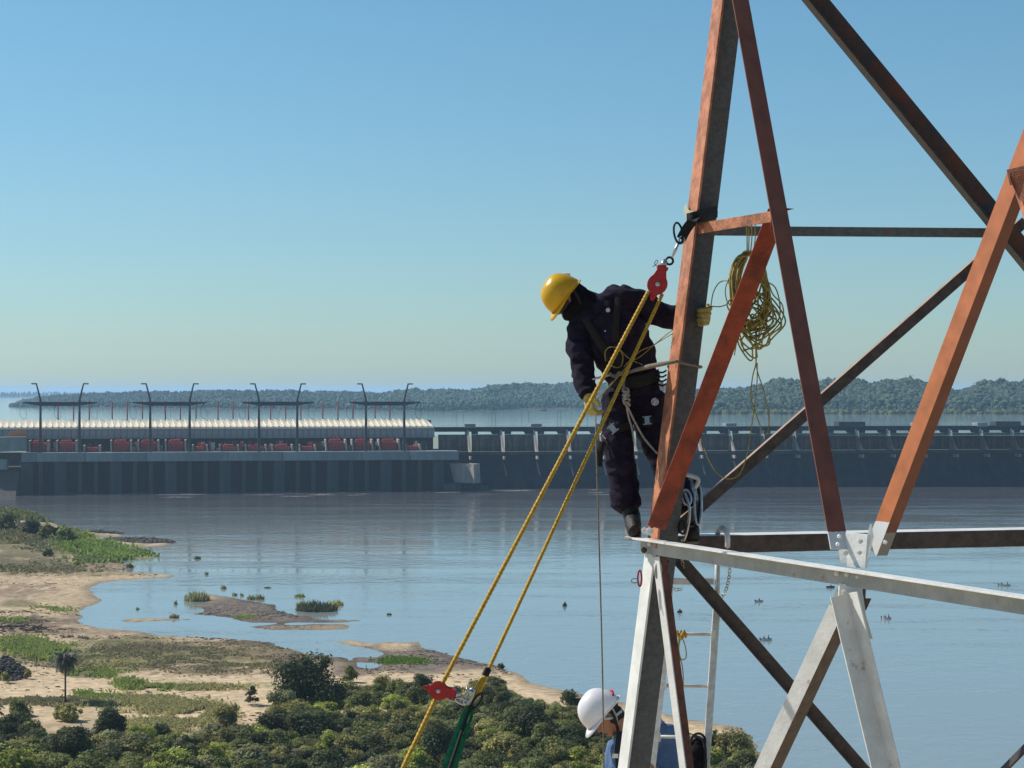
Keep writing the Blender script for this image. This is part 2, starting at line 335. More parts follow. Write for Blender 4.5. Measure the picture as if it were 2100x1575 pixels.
isl = [[(395, 1216), (430, 1217), (480, 1226), (520, 1232), (560, 1240), (576, 1252), (612, 1262), (645, 1269), (755, 1272), (700, 1277), (600, 1278), (520, 1277), (470, 1268), (425, 1262), (385, 1260), (420, 1254), (424, 1246), (382, 1243), (420, 1240), (415, 1228)],
       [(488, 1287), (540, 1282), (640, 1280), (722, 1282), (700, 1290), (660, 1293), (560, 1291)],
       [(233, 1272), (280, 1269), (340, 1268), (392, 1270), (340, 1274), (260, 1276)]]
isl = [[tuple(G(x, y)[:2]) for x, y in q] for q in isl]
def sdf(X, Y, poly):
    d2 = np.full(X.shape, 1e18); ins = np.zeros(X.shape, bool); n = len(poly)
    for i in range(n):
        ax, ay = poly[i]; bx, by = poly[(i + 1) % n]; ex, ey = bx - ax, by - ay
        t = np.clip(((X - ax) * ex + (Y - ay) * ey) / (ex * ex + ey * ey + 1e-12), 0, 1)
        d2 = np.minimum(d2, (X - ax - t * ex) ** 2 + (Y - ay - t * ey) ** 2)
        c = ((ay > Y) != (by > Y)) & (X < (bx - ax) * (Y - ay) / (by - ay + 1e-12) + ax)
        ins ^= c
    return np.where(ins, 1, -1) * np.sqrt(d2)
def height(X, Y):
    d = sdf(X, Y, land)
    for q in isl: d = np.maximum(d, sdf(X, Y, q))
    sh = np.array(Y) * 0 + 1
    dn = d + (fbm(X / 5, Y / 9, 4, 3) - .5) * 5.0
    h = np.where(dn > 0, .28 * (1 - np.exp(-dn / 5)) + .010 * np.clip(dn, 0, 150), np.maximum(dn * .12, -1.6))
    h = h + (fbm(X / 3.1, Y / 3.1, 3, 9) - .5) * .16 * np.clip(dn / 3, 0, 1) + (fbm(X / 40, Y / 40, 3, 19) - .5) * np.clip(dn / 30, 0, 1) * 1.4
    # the built-up bank at the far left
    pxx = 1050 + F * X / np.maximum(Y, 1); 
    h = h + np.clip((300 - pxx) / 260, 0, 1) * np.clip((Y - 700) / 120, 0, 1) * np.clip(d / 18, 0, 1) * 3.2
    return h, d
ys = np.concatenate([np.arange(1036, 1740, 2.4), np.array([1760, 1800, 1860, 1950, 2100, 2400, 3000, 4200, 7000])])
Yr = np.concatenate([[1160, 1110], CAMH * F / (ys - HOR), [0, -120, -380]])
tx = np.concatenate([np.linspace(-1.1, -.20, 40), np.arange(-.165, .062, .0005), np.linspace(.065, .16, 40), np.linspace(.18, 1.1, 30)])
TX, YY = np.meshgrid(tx, Yr); XX = TX * (YY + 700.0)
HH, DD = height(XX, YY)
nr, nc = XX.shape
idx = np.arange(nr * nc).reshape(nr, nc)
FA = np.stack([idx[1:, :-1], idx[1:, 1:], idx[:-1, 1:], idx[:-1, :-1]], -1).reshape(-1, 4)
# ground cover colours, each patch placed on the ground where it lies
PX = 1050 + F * XX / np.maximum(YY, 30); PY = HOR + CAMH * F / np.maximum(YY, 30)
n1 = fbm(XX / 9, YY / 14, 5, 31); n2 = fbm(XX / 2.2, YY / 3, 4, 37); n3 = fbm(XX / 25, YY / 30, 4, 41)
sand = np.array([.68, .51, .32]); wet = np.array([.235, .165, .115]); mud = np.array([.11, .075, .055]); olive = np.array([.135, .13, .055])
green = np.array([.13, .20, .035]); gravel = np.array([.20, .16, .13]); dark = np.array([.06, .055, .03]); straw = np.array([.27, .22, .09])
C = np.ones(XX.shape + (3,)) * sand * (.86 + .28 * n1[..., None])
def patch(cx, cy, rx, ry, col, amt=1.0, soft=.45, nn=n1, edge=1.5):
    global C
    d = np.sqrt(((PX - cx) / rx) ** 2 + ((PY - cy) / ry) ** 2)
    w = np.clip((1 - d + (nn - .5) * edge) / soft, 0, 1) * amt
    C = C * (1 - w[..., None]) + np.asarray(col) * (.8 + .4 * n2[..., None]) * w[..., None]
patch(150, 1240, 500, 130, wet, .25, nn=n2, edge=3); patch(60, 1120, 260, 45, olive, .8); patch(100, 1165, 260, 22, wet, .75, nn=n2); patch(60, 1160, 230, 14, olive, .7); patch(170, 1178, 200, 8, straw, .6)
patch(20, 1215, 110, 18, wet, .7, nn=n2, edge=2.4); patch(60, 1285, 120, 26, wet, .9, nn=n2); patch(40, 1275, 70, 12, mud, .9, nn=n2); patch(30, 1240, 50, 10, olive, .7)
patch(300, 1352, 330, 42, olive, .92, nn=n1); patch(540, 1340, 130, 24, wet, .7); patch(420, 1345, 280, 34, straw, .5, nn=n2, edge=2.6)
patch(330, 1333, 120, 9, mud, .95, nn=n2); patch(480, 1320, 120, 7, mud, .7, nn=n2); patch(430, 1378, 120, 14, mud, .55, nn=n2, edge=2.5); patch(600, 1350, 90, 14, wet, .8)
patch(90, 1338, 110, 15, green, .8, nn=n2); patch(440, 1412, 170, 8, green, .7, nn=n2, edge=2); patch(190, 1390, 60, 8, olive, .7); patch(240, 1365, 90, 18, straw, .6)
patch(300, 1450, 190, 17, straw, .85, nn=n2); patch(230, 1450, 160, 14, green, .45, nn=n2, edge=2.2); patch(160, 1300, 180, 8, wet, .6, nn=n2)
patch(820, 1352, 240, 40, gravel, .9); patch(930, 1370, 120, 20, gravel, .8); patch(835, 1356, 55, 9, green, .75, nn=n2); patch(740, 1375, 80, 14, wet, .6)
patch(560, 1255, 240, 50, gravel, 1, edge=.3); patch(310, 1271, 90, 6, sand * .8, .8); patch(1180, 1425, 60, 12, wet, .6)
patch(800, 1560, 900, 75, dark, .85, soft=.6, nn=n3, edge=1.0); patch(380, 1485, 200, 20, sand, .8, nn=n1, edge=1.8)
wetz = np.clip((.22 - HH) / .20, 0, 1)[..., None]; C = C * (1 - .45 * wetz)
C = C * (.90 + .2 * n2[..., None])
M['ground'] = mat('sandy_ground', (1, 1, 1), .95, .38, .55, tint=True, bump=.6, bscale=1.2, spec=.15, detail=10)
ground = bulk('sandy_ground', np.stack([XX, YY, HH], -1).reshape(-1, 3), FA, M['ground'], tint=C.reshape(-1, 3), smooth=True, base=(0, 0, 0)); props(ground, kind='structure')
def hgt(x, y):
    h, _ = height(np.array([[x]]), np.array([[y]])); return float(h[0, 0])
# ================================================================ the dam (frame: u along the dam, v towards the camera)
DA = math.radians(8.5); DO = Vector((-15, 1240, 0)); EU = Vector((math.cos(DA), math.sin(DA), 0)); EV = Vector((math.sin(DA), -math.cos(DA), 0)); EZ = Vector((0, 0, 1))
def DW(u, v, z=0): return DO + EU * u + EV * v + EZ * z
def UX(px, v):                                               # place along the dam seen at image column px
    k = (px - 1050) / F; c, s = EU.x, EU.y
    return (k * (DO.y - v * c) - DO.x - v * s) / (c - k * s)
def ZY(px, py, v):
    return CAMH - (py - HOR) / F * DW(UX(px, v), v).y
def dbox(mb, u0, u1, v0, v1, z0, z1, mi=0): return mb.box(DW(u0, v0, z0), EU * (u1 - u0), EV * (v1 - v0), EZ * (z1 - z0), mi)
def dprism(mb, uvz, u0, u1, mi=0): return mb.prism([DW(u0, v, z) for v, z in uvz], EU * (u1 - u0), mi)   # profile (v,z) swept along u
def rep(o, du, dv=0, dz=0):                                  # copy a part, sharing its mesh, moved along the dam
    c = o.copy(); COL.objects.link(c); c.location = Vector(o.location) + EU * du + EV * dv + EZ * dz; return c

# ---- powerhouse
UL, UR = UX(42, 31), UX(941, 31)
ph = empty('powerhouse', DW((UL + UR) / 2, 0, 0), 'long powerhouse block of the dam with cream sawtooth roof and grey deck on dark piers', 'dam powerhouse')
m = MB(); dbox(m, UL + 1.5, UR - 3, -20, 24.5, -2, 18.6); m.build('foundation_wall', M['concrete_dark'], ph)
m = MB(); dbox(m, 0, 6.7, 24.52, 31, -2, 18.55); WP = m.build('wide_pier', M['concrete_mid'], ph)
m = MB(); dbox(m, 0, 2.4, 24.52, 30, -2, 18.55); NP = m.build('narrow_pier', M['concrete_mid'], ph)
u = UX(112, 31); first = True; unit = (UX(780, 31) - UX(112, 31)) / 6
us = [u + unit * i for i in range(-1, 8)]
for i, q in enumerate(us):
    if q < UL: q = UL + .2
    if q + 7 > UR: q = UR - 8
    o = WP if i == 0 else rep(WP, q - us0)
    if i == 0: WP.location = Vector(WP.location) + EU * q; us0 = q
k = 0
for i, q in enumerate(us[:-1]):
    for f_ in (6.7 + 6.6, 6.7 + 6.6 + 2.4 + 7.0):
        uu = q + f_
        if uu < UL + 2 or uu > UR - 6: continue
        if k == 0: NP.location = Vector(NP.location) + EU * uu; un0 = uu
        else: rep(NP, uu - un0)
        k += 1
edges = [43, 75, 175, 300, 468, 580, 742, 842, 941]
for i in range(len(edges) - 1):
    a, b = UX(edges[i], 33), UX(edges[i + 1], 33) - .25
    m = MB(); dbox(m, a, b, 20, 33 + (i % 2) * .5 + (1.2 if i == 7 else 0), 18.8, 24.1 - .05 * (i % 3)); m.build('deck_slab', M['concrete'], ph)
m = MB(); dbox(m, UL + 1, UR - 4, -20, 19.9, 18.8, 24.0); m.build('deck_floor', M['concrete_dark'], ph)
# machine hall under the roof
HL, HR = UX(-60, 6), UX(889, 6)
m = MB(); dbox(m, HL, HR, -16, 4, 24.2, 32.0); m.build('hall_wall', M['dark_recess'], ph)
m = MB(); dprism(m, [(-14, 32.2), (7.0, 31.6), (5.2, 38.2), (-14, 39.8)], HL, HR); m.build('hall_upper_wall', M['panel_grey'], ph)
nb = 76; bay = (HR - HL) / nb
rp = MB(); rp.add([DW(HL + .15, 6.3, 38.35), DW(HL + bay * .94, 6.3, 38.35), DW(HL + bay * .94 - 1.5, -8, 41.3), DW(HL + .15 - 2.6, -8, 42.3),
                   DW(HL + .15, 6.3, 38.75), DW(HL + bay * .94, 6.3, 38.55), DW(HL + bay * .94 - 1.5, -8, 41.7), DW(HL + .15 - 2.6, -8, 43.2)],
                  [(3, 2, 1, 0), (4, 5, 6, 7), (0, 1, 5, 4), (1, 2, 6, 5), (2, 3, 7, 6), (3, 0, 4, 7)])
RP = rp.build('roof_panel', M['roof_white'], ph)
fin = MB(); fin.prism([DW(HL, 7.2, 31.9), DW(HL, 8.1, 31.8), DW(HL, 6.4, 39.2), DW(HL, 5.6, 39.2)], EU * .42); FN = fin.build('wall_fin', M['concrete'], ph)
sp_ = MB(); dprism(sp_, [(5.25, 38.21), (7.12, 31.9), (7.3, 31.9), (5.45, 38.21)], HL + .6, HL + bay - .3); PN = sp_.build('wall_panel', M['panel_grey'], ph)
for i in range(1, nb): rep(RP, bay * i); rep(PN, bay * i)
for i in range(1, nb + 1): rep(FN, bay * i)
m = MB(); dbox(m, HL, HR, 6.2, 7.4, 37.4, 38.3); m.build('eaves_beam', M['roof_white'], ph)
m = MB(); dbox(m, HL, HR, -13.9, -8.2, 39.9, 42.2); m.build('roof_ridge', M['gantry'], ph)
# transformers and fire walls on the deck
NAMES = {'high': 'tall red transformer', 'grid': 'bright red transformer with radiator grid', 'low': 'low red unit'}
def transformer(px0, px1, kind, n):
    v = 22; a, b = UX(px0, v), UX(px1, v); top = 30.6 if kind == 'high' else 27.6
    t = empty('power_transformer', DW((a + b) / 2, v, 24.12), NAMES[kind] + n, 'transformer', 'transformers on the powerhouse deck')
    m = MB(); dbox(m, a + 1.6, b - 1.4, 14, 21.5, 24.15, top - .8); m.build('body', M['red_trans'], t)
    m = MB()
    for s in np.linspace(a + 2, b - 2.4, 6): dbox(m, s, s + .35, 21.52, 22.6, 24.6, top - 1.8)
    for zz in (25.3, 26.7, 28.1):
        if zz < top - 2: dbox(m, a + 1.9, b - 1.7, 22.65, 22.9, zz, zz + .3)
    m.build('radiator', M['post_red'] if kind == 'grid' else M['red_trans'], t)
    for q, w in ((a, .9), (b - .2, 1.1)):
        m = MB(); m.prism([DW(q, 9, 24.15), DW(q, 24, 24.15), DW(q - .4, 23, top + .3), DW(q - .4, 9, top + .6)], EU * w); m.build('fire_wall', M['concrete_warm'], t)
    if kind != 'low':
        m = MB(); 
        for s in (a + 3, (a + b) / 2, b - 3): m.tube([DW(s, 16, top - .8), DW(s, 16, top + 2.6)], .22, 6)
        m.build('bushing', M['gantry'], t)
        m = MB(); m.tube([DW(a + 2.5, 18, top - .2), DW(b - 3, 18, top)], .8, 8); m.build('oil_tank', M['red_trans'], t)
tr = [(60, 98, 'high'), (116, 156, 'high'), (172, 204, 'low'), (227, 268, 'high'), (283, 324, 'high'), (339, 380, 'high'), (395, 424, 'low'), (450, 488, 'grid'), (503, 545, 'grid'), (558, 599, 'grid'),
      (614, 646, 'low'), (668, 709, 'high'), (722, 763, 'high'), (777, 818, 'high'), (831, 861, 'low')]
where = [', leftmost on the deck', ', behind the left column of the leftmost gantry frame', ', right of the leftmost gantry frame', ', left of the second gantry frame', ', at the left column of the second gantry frame', ', inside the second gantry frame', ', just right of the second gantry frame',
         ', left of the third gantry frame', ', at the left column of the third gantry frame', ', inside the third gantry frame', ', right of the third gantry frame', ', midway between third and fourth gantry frames', ', at the left column of the rightmost gantry frame', ', inside the rightmost gantry frame', ', rightmost on the deck']
for (a, b, k_), w in zip(tr, where): transformer(a, b, k_, w)
rq = random.Random(8); mbs = {k: MB() for k in ('red_trans', 'concrete_warm', 'gantry', 'panel_grey', 'post_red')}
for k in range(260):
    uu = UL + 4 + rq.random() * (UR - UL - 22); vv = 6 + rq.random() * 6; w_ = .6 + rq.random() * 2.4; h_ = 1 + rq.random() * 5.0
    key = rq.choice(['red_trans', 'concrete_warm', 'gantry', 'gantry', 'panel_grey', 'post_red']); dbox(mbs[key], uu, uu + w_, vv + 5, vv + 6 + rq.random(), 24.15, 24.15 + h_)
for key, mm_ in mbs.items():
    o = mm_.build('switchgear', M[key]); props(o, 'crowded small switchgear cabinets and frames between the transformers', kind='stuff')
rl = MB()
for z_ in (24.7, 25.2): rl.tube([DW(UL + 1, 32.4, z_), DW(UR - 1, 32.4, z_)], .05, 4)
for s in np.arange(UL + 1, UR - 1, 3.0): rl.tube([DW(s, 32.4, 24.1), DW(s, 32.4, 25.2)], .05, 4)
rl.build('deck_railing', M['gantry'], ph)
# gantry frames
for i, (a, b, w) in enumerate([(83, 163, 'leftmost, near the white wall end'), (308, 389, 'second from the left'), (531, 609.5, 'third from the left'), (750.5, 829, 'rightmost, near the end of the sawtooth roof')]):
    v = 29; ua, ub = UX(a, v), UX(b, v); g = empty('gantry_frame', DW((ua + ub) / 2, v, 24.13), 'tall dark H-shaped gantry on the powerhouse deck, ' + w, 'line gantry', 'line gantries on the powerhouse deck')
    for uu, s in ((ua, -1), (ub, 1)):
        m = MB(); m.tube([DW(uu, v, 24.15), DW(uu, v, 52)], [1.0, .62], 8); m.build('column', M['gantry'], g)
        m = MB(); m.tube([DW(uu, v, 52.1), DW(uu, v, 54), DW(uu + s * .2, v, 56), DW(uu + s * 2.3, v, 64.3)], [.62, .75, .6, .42], 6)
        m.tube([DW(uu + s * 2.1, v, 64.6), DW(uu + s * 5.2, v, 64.6)], .38, 6); m.build('earth_wire_arm', M['gantry'], g)
    m = MB(); c_ = (ua + ub) / 2
    h0, h1 = ub + 10.2, ua - 10.2
    m.prism([DW(h1, v - .8, 53.9), DW(h1, v - .8, 53.3), DW(ua, v - .8, 51.6), DW(ub, v - .8, 51.6), DW(h0, v - .8, 53.3), DW(h0, v - .8, 53.9)], EV * 1.6); m.build('cross_beam', M['gantry'], g)
    for q in (h1 + .6, c_ - 1, h0 - 1.4):
        m = MB(); m.tube([DW(q, v, 53.2), DW(q - 2.2, v, 50.6)], .28, 6); m.build('insulator', M['green_plastic'], g)
        m = MB(); m.tube(spline([DW(q - 2.2, v, 50.6), DW(q - 2.0, v, 46), DW(q, v, 43.6), DW(q + 1.4, v, 45), DW(q + 1.3, v, 49)], 5), .09, 4); m.build('jumper_cable', M['gantry'], g)
# slim posts behind the roof
posts = [119, 151, 183, 230, 261, 292, 339, 370, 402, 447, 478, 509.5, 555, 586, 617, 662, 693, 724, 769, 799.5]
first = None
for i, a in enumerate(posts):
    v = -12; uu = UX(a, v)
    lb = 'slim red and white post behind the sawtooth roof, ' + ['first from the left', 'second from the left', 'third from the left', 'fourth from the left', 'fifth from the left', 'sixth from the left', 'seventh from the left', 'eighth from the left', 'ninth from the left', 'tenth from the left', 'tenth from the right', 'ninth from the right', 'eighth from the right', 'seventh from the right', 'sixth from the right', 'fifth from the right', 'fourth from the right', 'third from the right', 'second from the right', 'rightmost'][i]
    if first is None:
        m = MB(); m.tube([DW(uu, v, 42.3), DW(uu, v, 53.4)], .42, 6); m.tube([DW(uu, v, 53.4), DW(uu, v, 54.2)], .25, 6); first = m.build('roof_post', M['post_red']); u0_ = uu; o = first
    else: o = rep(first, uu - u0_)
    props(o, lb, 'post', 'slim posts behind the powerhouse roof')
# wall end at the far left with orange sheet, pole, rocks
w = empty('access_building', DW(UX(15, 34), 33, 18), 'low pale grey building at the left end of the powerhouse deck', 'building')
m = MB(); m.prism([DW(UX(-80, 36), 36, 33), DW(UX(52, 36), 36, 33.6), DW(UX(53, 36), 36, 25.2), DW(UX(-80, 36), 36, 24.2)], EV * -10); m.build('wall', M['concrete'], w)
m = MB(); dbox(m, UX(-80, 36), UX(14, 36), 26, 37, 14.5, 20.5); m.build('lower_wall', M['concrete'], w)
m = MB(); dbox(m, UX(-80, 36), UX(40, 36), 20, 35, 20.5, 24.1); m.build('recess', M['dark_recess'], w)
m = MB(); m.prism([DW(UX(14, 26), 26, 33.8), DW(UX(56, 26), 26, 33.8), DW(UX(54, 26), 26, 37.6), DW(UX(20, 26), 26, 36.6)], EV * -3); o = m.build('orange_container', M['orange_sheet']); props(o, 'orange metal container on the roof of the pale building at the far left', 'container')
m = MB(); m.tube([DW(UX(45, 40), 40, -1), DW(UX(45, 40), 40, 11)], .5, 8); o = m.build('mooring_pile', M['concrete_mid']); props(o, 'lone grey pile standing in the water at the left foot of the dam', 'pile')
m = MB(); dprism(m, [(33, 14), (-10, 20), (-10, -2), (60, -2)], UX(-300, 30), UX(41, 30)); o = m.build('rock_embankment', M['rock']); props(o, 'dark sloping embankment at the left end of the dam', 'embankment')
# ---- spillway
SL, SR = UX(893, 0), UX(2330, 0)
spw = empty('spillway_dam', DW((SL + SR) / 2, 0, 0), 'long dark concrete spillway dam with rows of gates and pale pier edges', 'dam')
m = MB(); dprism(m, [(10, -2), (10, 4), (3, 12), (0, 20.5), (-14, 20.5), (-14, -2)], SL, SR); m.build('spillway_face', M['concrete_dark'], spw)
m = MB(); dprism(m, [(2.2, 20.6), (2.2, 22.5), (-3.5, 22.5), (-3.5, 20.6)], SL, SR); m.build('gate_walkway', M['concrete_mid'], spw)
m = MB(); dbox(m, SL, SR, -16, -5, 36.0, 37.2); m.build('road_deck', M['concrete_mid'], spw)
m = MB(); dbox(m, SL, SR, -5.3, -4.95, 34.9, 37.9); m.build('parapet', M['concrete_dark'], spw)
rl = MB()
for s in np.arange(SL, SR, 2.5): rl.tube([DW(s, 2.0, 22.5), DW(s, 2.0, 23.6)], .05, 4)
rl.tube([DW(SL, 2.0, 23.6), DW(SR, 2.0, 23.6)], .06, 4); rl.tube([DW(SL, -5.1, 38.7), DW(SR, -5.1, 38.7)], .05, 4)
for s in np.arange(SL, SR, 2.5): rl.tube([DW(s, -5.1, 37.9), DW(s, -5.1, 38.7)], .04, 4)
rl.build('walkway_railing', M['gantry'], spw)
pitch = (UX(2077, 0) - UX(959, 0)) / 17; up0 = UX(959, 0)
def repu(o, i): return rep(o, pitch * i)
m = MB(); m.prism([DW(up0, 9.0, 22.55), DW(up0, -14, 22.55), DW(up0, -14, 36), DW(up0, -4.9, 36), DW(up0, -3, 33.5), DW(up0, 3, 28)], EU * 1.3); PR = m.build('pier', M['concrete_warm'], spw)
m = MB(); 
dprism(m, [(-4.0, 22.6), (-3.2, 26), (-3.6, 29.6), (-5.1, 33.2), (-5.9, 33.2), (-4.6, 29.6), (-4.2, 26), (-5, 22.6)], up0 + 3.1, up0 + pitch - .1)
for s in np.linspace(up0 + 3.6, up0 + pitch - 1, 8): dprism(m, [(-3.9, 22.6), (-3.0, 26), (-3.4, 29.6), (-4.9, 33), (-5.1, 33), (-3.7, 29.6), (-3.3, 26), (-4.1, 22.6)], s, s + .35)
GT = m.build('radial_gate', M['gate'], spw)
m = MB(); dbox(m, up0 + 3.05, up0 + 7.2, -6, -5.35, 33.3, 35.9); dbox(m, up0 + 16.2, up0 + pitch, -6, -5.35, 33.3, 35.9); m.prism([DW(up0 + 14.4, -5.4, 35.9), DW(up0 + 16.2, -5.4, 35.9), DW(up0 + 16.2, -5.4, 33.3)], EV * -.6); BF = m.build('bulkhead', M['dark_recess'], spw)
m = MB(); dbox(m, up0 + .3, up0 + 1.3, 2.25, 10.4, 18.0, 20.0); BR = m.build('bracket', M['concrete_warm'], spw)
m = MB(); m.prism([DW(up0 + .4, 3.1, 16.2), DW(up0 + .8, 3.1, 16.2), DW(up0 + 2.0, 9.0, 8.0), DW(up0 + 1.6, 9.0, 8.0)], EV * 5); RB = m.build('pier_toe', M['concrete_mid'], spw)
m = MB(); dbox(m, up0 - 1.4, up0 + 5.5, -14, -4, 37.25, 39.8); HB = m.build('hoist_housing', M['concrete'], spw)
N_ = int((SR - up0) / pitch)
for i in range(-1, N_):
    if i == 0: continue
    if i > 0: repu(PR, i); repu(BR, i); repu(RB, i)
    repu(GT, i); repu(BF, i) if i > 0 else None
for i in range(2, N_, 2): repu(HB, i)
for a, b in ((1716, 1770), (2037, 2088)):
    m = MB(); dbox(m, UX(a, -8), UX(b, -8), -14, -3.5, 37.3, 40.6); m.build('machine_house', M['gantry'], spw)
# block between powerhouse and spillway
tb = empty('training_wall_block', DW(UX(952, 40), 40, 0), 'warm pale concrete training wall block at the end of the powerhouse standing in the water', 'concrete block')
cu = UX(952, 36)
m = MB(); A0 = DW(cu, 36, 5); xa = Vector((12.5, -14, 0)); ya = Vector((3.6, 9, 0))
def frustum(m, c, xa, ya, z0, z1, lean, mi=0):
    b = [c - xa / 2, c + xa / 2, c + xa / 2 + ya, c - xa / 2 + ya]
    return m.add([p + EZ * (z0 - c.z) for p in b] + [p + EZ * (z1 - c.z) + l for p, l in zip(b, lean)], [(3, 2, 1, 0), (4, 5, 6, 7), (0, 1, 5, 4), (1, 2, 6, 5), (2, 3, 7, 6), (3, 0, 4, 7)], mi)
LN = Vector((-3, 0, 0)); L2 = Vector((-.6, 0, 0))
frustum(m, A0, xa, ya, 4.9, 16.4, [LN, L2, L2, LN]); m.build('tower_block', M['concrete_warm'], tb)
m = MB(); frustum(m, DW(UX(935, 36), 38, 0), Vector((13.5, 3, 0)), Vector((1, 8, 0)), -2, 4.7, [Vector((-1, 0, 0))] * 4); m.build('left_step', M['concrete_mid'], tb)
m = MB(); frustum(m, DW(UX(962, 36), 39, 0), Vector((10, 1.5, 0)), Vector((1, 6, 0)), -2, 4.5, [EZ * 0] * 4); m.build('middle_step', M['concrete_dark'], tb)
m = MB(); frustum(m, DW(UX(986, 36), 37, 0), Vector((6.5, 1, 0)), Vector((1, 6, 0)), -2, 2.9, [EZ * 0] * 4); m.build('right_step', M['concrete_mid'], tb)
# lamp posts on the crest
f0 = None
LW = ['leftmost, beside the powerhouse roof end', 'second from the left', 'third from the left', 'fourth from the left', 'fifth from the left', 'sixth from the left', 'seventh from the left', 'eighth from the left', 'just left of the yellow-helmet worker', 'first right of the orange corner leg', 'second right of the orange corner leg', 'third right of the orange corner leg', 'below the rope coil, left one', 'below the rope coil, right one', 'just left of the long brown brace', 'left of the machine house', 'behind the orange brace, left one', 'behind the orange brace, right one']
for ia, a in enumerate((936, 950, 1009, 1016, 1070, 1084, 1143, 1150, 1205, 1450, 1463, 1475, 1530, 1602, 1612, 1730, 1925, 1962)):
    uu = UX(a, -15)
    if f0 is None:
        m = MB(); m.tube([DW(uu, -15, 37.3), DW(uu, -15, 47)], .09, 5); m.tube([DW(uu, -15, 47), DW(uu + 1, -15, 47.1)], .12, 5); f0 = m.build('lamp_post', M['gantry']); f0u = uu; o = f0
    else: o = rep(f0, uu - f0u)
    props(o, 'thin lamp post on the spillway dam crest, ' + LW[ia], 'lamp post', 'lamp posts on the dam crest')
for a, w in ((1784, 'left of the two'), (2033, 'right of the two')):
    uu = UX(a, -12); m = MB(); m.tube([DW(uu, -12, 37.3), DW(uu, -12, 55.5)], .22, 6); m.cbox(DW(uu, -12, 55.7), 1.6, .5, .5)
    o = m.build('light_mast', M['concrete']); props(o, 'tall slim light mast on the dam crest, ' + w, 'light mast')

# ================================================================ far shores with their woods
def leafcloud(cent, rad, nleaf, size, col, var=.25, flat=.8, seed=0, shade=.0, core=0, shell=.55):
    """quads spread through ellipsoid lobes; cent (k,3), rad (k,) or (k,3)"""
    r_ = np.random.default_rng(seed)
    cent = np.asarray(cent, float); rad = np.asarray(rad, float)
    if rad.ndim == 1: rad = np.stack([rad, rad, rad * flat], 1)
    k = len(cent); w = (rad.prod(1)) ** (2 / 3); w /= w.sum()
    li = r_.choice(k, nleaf, p=w)
    d = r_.normal(size=(nleaf, 3)); d /= np.linalg.norm(d, axis=1)[:, None]
    rr = shell + (1.18 - shell) * r_.random(nleaf) ** .9 + .32 * (r_.random(nleaf) < .16) * r_.random(nleaf)
    ps = cent[li] + d * rad[li] * rr[:, None]
    nrm = d * .9 + r_.normal(size=(nleaf, 3)) * .65 + np.array([-.15, 0, .75]); nrm /= np.linalg.norm(nrm, axis=1)[:, None]
    t = np.cross(nrm, r_.normal(size=(nleaf, 3))); t /= np.linalg.norm(t, axis=1)[:, None] + 1e-9
    b = np.cross(nrm, t); s = size * (.6 + .8 * r_.random(nleaf))[:, None]
    V = np.stack([ps - t * s * .9 , ps + b * s * .55, ps + t * s * .9, ps - b * s * .55], 1).reshape(-1, 3)
    FA = np.arange(nleaf * 4).reshape(-1, 4)
    lob = 1 + (r_.random(k)[li] - .5) * var * 1.6
    c = np.asarray(col, float)
    c = c if c.ndim == 2 else np.repeat(c[None], nleaf, 0)
    yel = (r_.random(nleaf) - .5) * var
    cc = c * (lob * (1 + (r_.random(nleaf) - .5) * var))[:, None] * np.stack([1 + yel, 1 + yel * .4, 1 - yel * .3], 1)
    return V, FA, np.repeat(cc, 4, 0)
def ico(sub=1):
    import bmesh
    bm = bmesh.new(); bmesh.ops.create_icosphere(bm, subdivisions=sub, radius=1)
    v = np.array([q.co[:] for q in bm.verts]); f = np.array([[x.index for x in q.verts] for q in bm.faces]); bm.free(); return v, f
ICV, ICF = ico(1)
def blobs(cent, rad, col, jit=.25, seed=0, iv=None, jf=None):
    iv = ICV if iv is None else iv; jf = ICF if jf is None else jf
    r_ = np.random.default_rng(seed); k = len(cent); rad = np.asarray(rad)
    if rad.ndim == 1: rad = np.stack([rad] * 3, 1)
    V = iv[None] * (1 + (r_.random((k, len(iv), 1)) - .5) * 2 * jit) * rad[:, None] + np.asarray(cent)[:, None]
    FA = (jf[None] + (np.arange(k) * len(iv))[:, None, None]).reshape(-1, 3)
    c = np.repeat(np.asarray(col)[None, None] * (1 + (r_.random((k, 1, 1)) - .5) * .5), len(iv), 1).reshape(-1, 3)
    return V.reshape(-1, 3), FA, c
def join(parts):
    V = []; Fq = []; C_ = []; off = 0
    for v, f, c in parts:
        V.append(v); Fq += (f + off).tolist(); C_.append(c); off += len(v)
    return np.concatenate(V), [tuple(f) for f in Fq], np.concatenate(C_)
